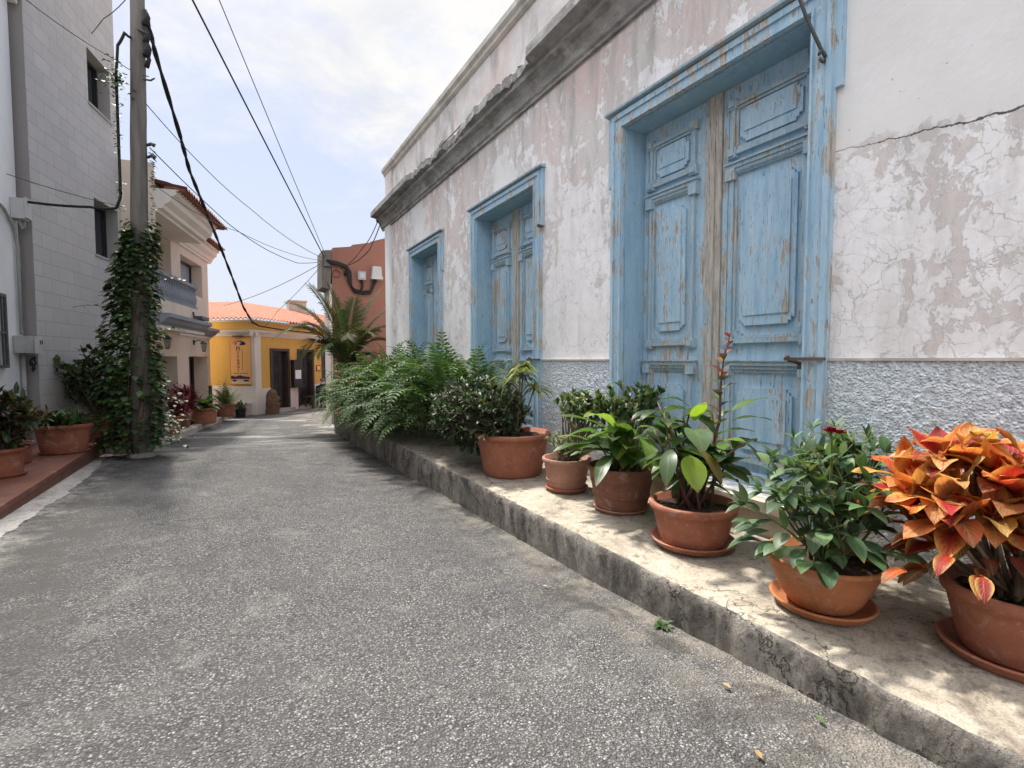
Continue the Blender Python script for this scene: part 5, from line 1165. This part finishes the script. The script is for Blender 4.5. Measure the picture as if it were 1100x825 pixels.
potted('wide terracotta planter bowl of green strap leaves on the red terrace',(-2.0,8.75,.172),.315,.37,.24,'pot',p_strap,1.,.75,.06)
o=saucer((-2.0,8.75,.15),.27,.03,'flat oval saucer under the wide planter on the red terrace','pot',1.,.75)
def p_yel(p,c,R_,h):
    r=random.Random(7); leafy(p,(c[0],c[1],c[2]+h-.04),ell(r,(c[0],c[1],c[2]+h+.36),(.22,.22,.2),20,-.3,.4),dict(droop=.5,fold=.2,n=5),r,'leaf',spacing=.06,start=.5,Lr=(.12,.18),ratio=.33,cols=((.30,.24,.03),(.10,.10,.02),(.08,.03,.02),(.16,.17,.03)),whorl=7)
potted('small pot with a yellow and dark leaved croton behind the planter bowl',(-2.28,8.1,.15),.16,.26,.12,'pot',p_yel)
def p_boug(p,c,R_,h):
    r=random.Random(8); leafy(p,(c[0],c[1],c[2]+h-.05),ell(r,(c[0]-.05,c[1],c[2]+h+.62),(.60,.45,.52),80,-.9,.3)+[(c[0]-.75,c[1]-.5,c[2]+h+1.1),(c[0]+.1,c[1]-.4,c[2]+h+1.35),(c[0]-.6,c[1]-.3,c[2]+h+.9)],dict(droop=.5,fold=.15,n=4,a=.6,b=.7),r,'leaf_dark',spacing=.04,start=.35,Lr=(.08,.13),ratio=.7,cols=((.025,.055,.02),(.04,.085,.03),(.07,.12,.05),(.018,.035,.015)),whorl=5,r0=.012,bend=.2)
bgp=thing('potted_plant','large dark red planter with a loose rambling shrub against the grey wall','potted plant',(-1.92,10.45,-.02),LG)
make_pot(bgp,(-1.92,10.45,-.02),.42,.52,.34,'pot_brown',.06,.03); p_boug(bgp,(-1.92,10.45,-.02),.42,.52)
def p_boug2(p,c,R_,h):
    r=random.Random(18); leafy(p,(c[0],c[1],c[2]+h-.05),ell(r,(c[0],c[1],c[2]+h+.40),(.50,.42,.45),80,-.9,.3),dict(droop=.5,fold=.15,n=4,a=.6,b=.7),r,'leaf_dark',spacing=.04,start=.3,Lr=(.08,.13),ratio=.65,cols=((.022,.05,.02),(.035,.07,.025),(.018,.035,.015)),whorl=5,r0=.012,bend=.2)
potted('second dark red planter of dense green shrub hidden behind the ivy-clad pole',(-1.52,10.9,-.04),.36,.46,.29,'pot_brown',p_boug2)
def p_cord(p,c,R_,h):
    r=random.Random(int(c[1]*100)); lf=MB(); st=sm(MB())
    for q in range(12):
        a=r.uniform(0,6.3); e=V((c[0]+math.cos(a)*r.uniform(.05,.32),c[1]+math.sin(a)*r.uniform(.05,.32),c[2]+h+r.uniform(.1,.5))); st.tube(curve((c[0],c[1],c[2]+h-.05),e,(0,0,.03),5),.010,.008,5)
        for i in range(22):
            b=r.uniform(0,6.3); el=r.uniform(.1,1.3); lf.leaf(e-V((0,0,r.uniform(0,.16))),(math.cos(b)*math.cos(el),math.sin(b)*math.cos(el),math.sin(el)),V((0,0,1)),r.uniform(.16,.28),r.uniform(.04,.06),droop=r.uniform(.5,1.2),fold=.2,n=5,a=.7,col=jit(r,r.choice(((.20,.018,.03),(.12,.012,.022),(.28,.03,.045),(.06,.012,.018)))),rnd=r.random())
    st.build('stems',M['stem'],p); sm(lf).build('foliage',M['leaf_red'],p)
def sz(x,y): return swz(x,y)
potted('narrow tall terracotta pot of dark red cordyline just right of the pole',(-1.02,11.35,sz(-1.02,11.35)),.17,.36,.12,'pot',p_cord)
potted('terracotta pot of dark red cordyline beside the first lantern of the cream house',(-1.05,13.0,sz(-1.05,13)),.28,.36,.2,'pot_brown',p_cord)
potted('terracotta pot of red cordyline between the narrow tall pot and the lantern',(-1.15,12.2,sz(-1.15,12.2)),.24,.34,.18,'pot_brown',p_cord)
def p_hosta(p,c,R_,h):
    r=random.Random(9); lf=MB()
    for i in range(46):
        a=r.uniform(0,6.3); el=r.uniform(.3,1.3); lf.leaf((c[0],c[1],c[2]+h-.05),(math.cos(a)*math.cos(el),math.sin(a)*math.cos(el),math.sin(el)+.2),V((0,0,1)),r.uniform(.3,.55),r.uniform(.12,.18),droop=r.uniform(.8,1.6),fold=.2,n=7,a=1.3,col=jit(r,r.choice(((.10,.19,.05),(.16,.26,.09),(.06,.12,.03)))),rnd=r.random())
    sm(lf).build('foliage',M['leaf_big'],p)
potted('terracotta pot of broad pale green leaves by the pale kerb',(-.62,14.0,sz(-.62,14)),.31,.38,.25,'pot',p_hosta)
potted('terracotta pot of dark red leaves behind the pale green potted plant',(-1.0,14.3,sz(-1,14.3)),.28,.36,.2,'pot_brown',p_cord)
def p_feath(p,c,R_,h):
    r=random.Random(10); lf=MB(); st=sm(MB())
    for i in range(60):
        a=r.uniform(0,6.3); el=r.uniform(.5,1.45); frond(lf,st,(c[0]+r.uniform(-.1,.1),c[1]+r.uniform(-.1,.1),c[2]+h-.05),(math.cos(a)*math.cos(el),math.sin(a)*math.cos(el),math.sin(el)),r.uniform(.5,.85),r,((.07,.11,.03),(.10,.13,.035),(.045,.075,.02)),droop=r.uniform(.4,1.2),lw=.11,n=11,lr=.2)
    st.build('stalks',M['stem_green'],p); sm(lf).build('fronds',M['frond'],p)
potted('terracotta pot of feathery green plant at the end of the pale kerb',(-.18,16.3,sz(-.18,16.3)),.27,.36,.22,'pot_brown',p_feath)
def p_small(p,c,R_,h):
    r=random.Random(12); leafy(p,(c[0],c[1],c[2]+h-.04),ell(r,(c[0],c[1],c[2]+h+.1),(.22,.2,.12),20,-.4,.4),dict(droop=.5,fold=.2,n=4),r,'leaf',spacing=.05,start=.3,Lr=(.07,.11),ratio=.5,cols=((.05,.10,.04),(.08,.14,.05)),whorl=6,r0=.006)
potted('small black plastic pot with a low green plant at the corner of the cafe',(.20,17.35,zroad(.2,17.35)),.17,.27,.13,'pot_black',p_small)

# small things on the ground: fallen leaves, a weed in the kerb joint
rng=random.Random(13)
for i,(x,y,lab,c) in enumerate(((1.80,1.30,'dry pale leaf lying on the asphalt near the kerb, beside the weed',(.42,.30,.16)),(1.55,1.02,'brown dry leaf lying alone on the asphalt near the bottom edge',(.40,.24,.10)),(1.93,1.02,'green fallen leaf lying against the kerb foot below the rose bowl',(.10,.17,.04)),(1.70,2.6,'small tan dry leaf on the asphalt below the dark brown pot',(.40,.30,.18)))):
    mb=MB(); a=rng.uniform(0,6.3); mb.leaf((x,y,zroad(x,y)+.016),(math.cos(a),math.sin(a),.05),V((0,0,1)),.042,.02,droop=.1,fold=.3,n=4,col=c)
    o=sm(mb).build('fallen_leaf',M['leaf']); tag(o,lab,'leaf')
wd=MB()
for i in range(26):
    a=rng.uniform(0,6.3); wd.leaf((1.99,1.86,zroad(1.99,1.86)),(math.cos(a)-.3,math.sin(a),rng.uniform(.3,1.3)),V((0,0,1)),rng.uniform(.04,.08),.018,droop=1,n=3,col=jit(rng,(.06,.11,.04)))
o=sm(wd).build('weed',M['leaf']); tag(o,'small green weed growing in the joint at the foot of the right kerb','weed')
# ------------------------------------------------------------------ sky
t=NT(world.node_tree); bg=t.N['Background']; 
sky=t.N.new('ShaderNodeTexSky'); sky.sky_type='NISHITA'; sky.sun_disc=False; sky.sun_elevation=R(SUN_EL); sky.sun_rotation=R(SUN_AZ); sky.air_density=1.2; sky.dust_density=2.0; sky.ozone_density=1
gen=t.n('ShaderNodeTexCoord',out=0); x,y,z=t.xyz(gen); zz=t.math('ADD',t.math('MAXIMUM',z,0),.16)
pv=t.comb(t.math('DIVIDE',x,zz),t.math('DIVIDE',y,zz),0)
n1=t.noise(t.vmath('ADD',pv,(3.1,7.7,0)),.75,9,.62,.6); n2=t.noise(pv,2.6,7,.65,.3)
nn=t.math('ADD',t.math('MULTIPLY',n1,.75),t.math('MULTIPLY',n2,.25))
dt=t.vmath('DOT_PRODUCT',gen,tuple(sd)); dv=t.N[dt.node.name].outputs['Value']
mass=t.vmath('DOT_PRODUCT',gen,tuple(V((math.sin(R(17))*math.cos(R(44)),math.cos(R(17))*math.cos(R(44)),math.sin(R(44)))))); mv=t.N[mass.node.name].outputs['Value']
near=t.math('MULTIPLY',t.mr(mv,.86,.985),.24)
cm=t.mr(t.math('ADD',nn,near),.54,.72)
hz_=t.mr(z,.02,.40,.80,.0)
aur=t.math('ADD',1,t.math('MULTIPLY',t.math('POWER',t.mr(dv,.88,1),1.5),AUR))     # thin cloud round the sun, its glow raised as extra fill light
fr=t.vmath('DOT_PRODUCT',gen,(-.75,-.5,.43)); fl_=t.math('MULTIPLY',t.mr(t.N[fr.node.name].outputs['Value'],.15,.95),SKY_FILL)   # unseen clouds behind-left, brightened as added fill for the shaded facade
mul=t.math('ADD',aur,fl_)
k=1/(SKY*2**EXPO)      # picture white, in sky units
cc=t.mix(t.mr(t.math('ADD',n2,t.math('MULTIPLY',near,.5)),.44,.66),(.81*k,.84*k,.92*k),(1.0*k,1.0*k,1.0*k))
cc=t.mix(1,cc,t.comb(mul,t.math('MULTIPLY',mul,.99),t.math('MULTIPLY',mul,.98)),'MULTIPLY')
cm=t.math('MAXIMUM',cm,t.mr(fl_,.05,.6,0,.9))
blue=t.mix(.8,sky.outputs[0],(.58*k,.64*k,.85*k))
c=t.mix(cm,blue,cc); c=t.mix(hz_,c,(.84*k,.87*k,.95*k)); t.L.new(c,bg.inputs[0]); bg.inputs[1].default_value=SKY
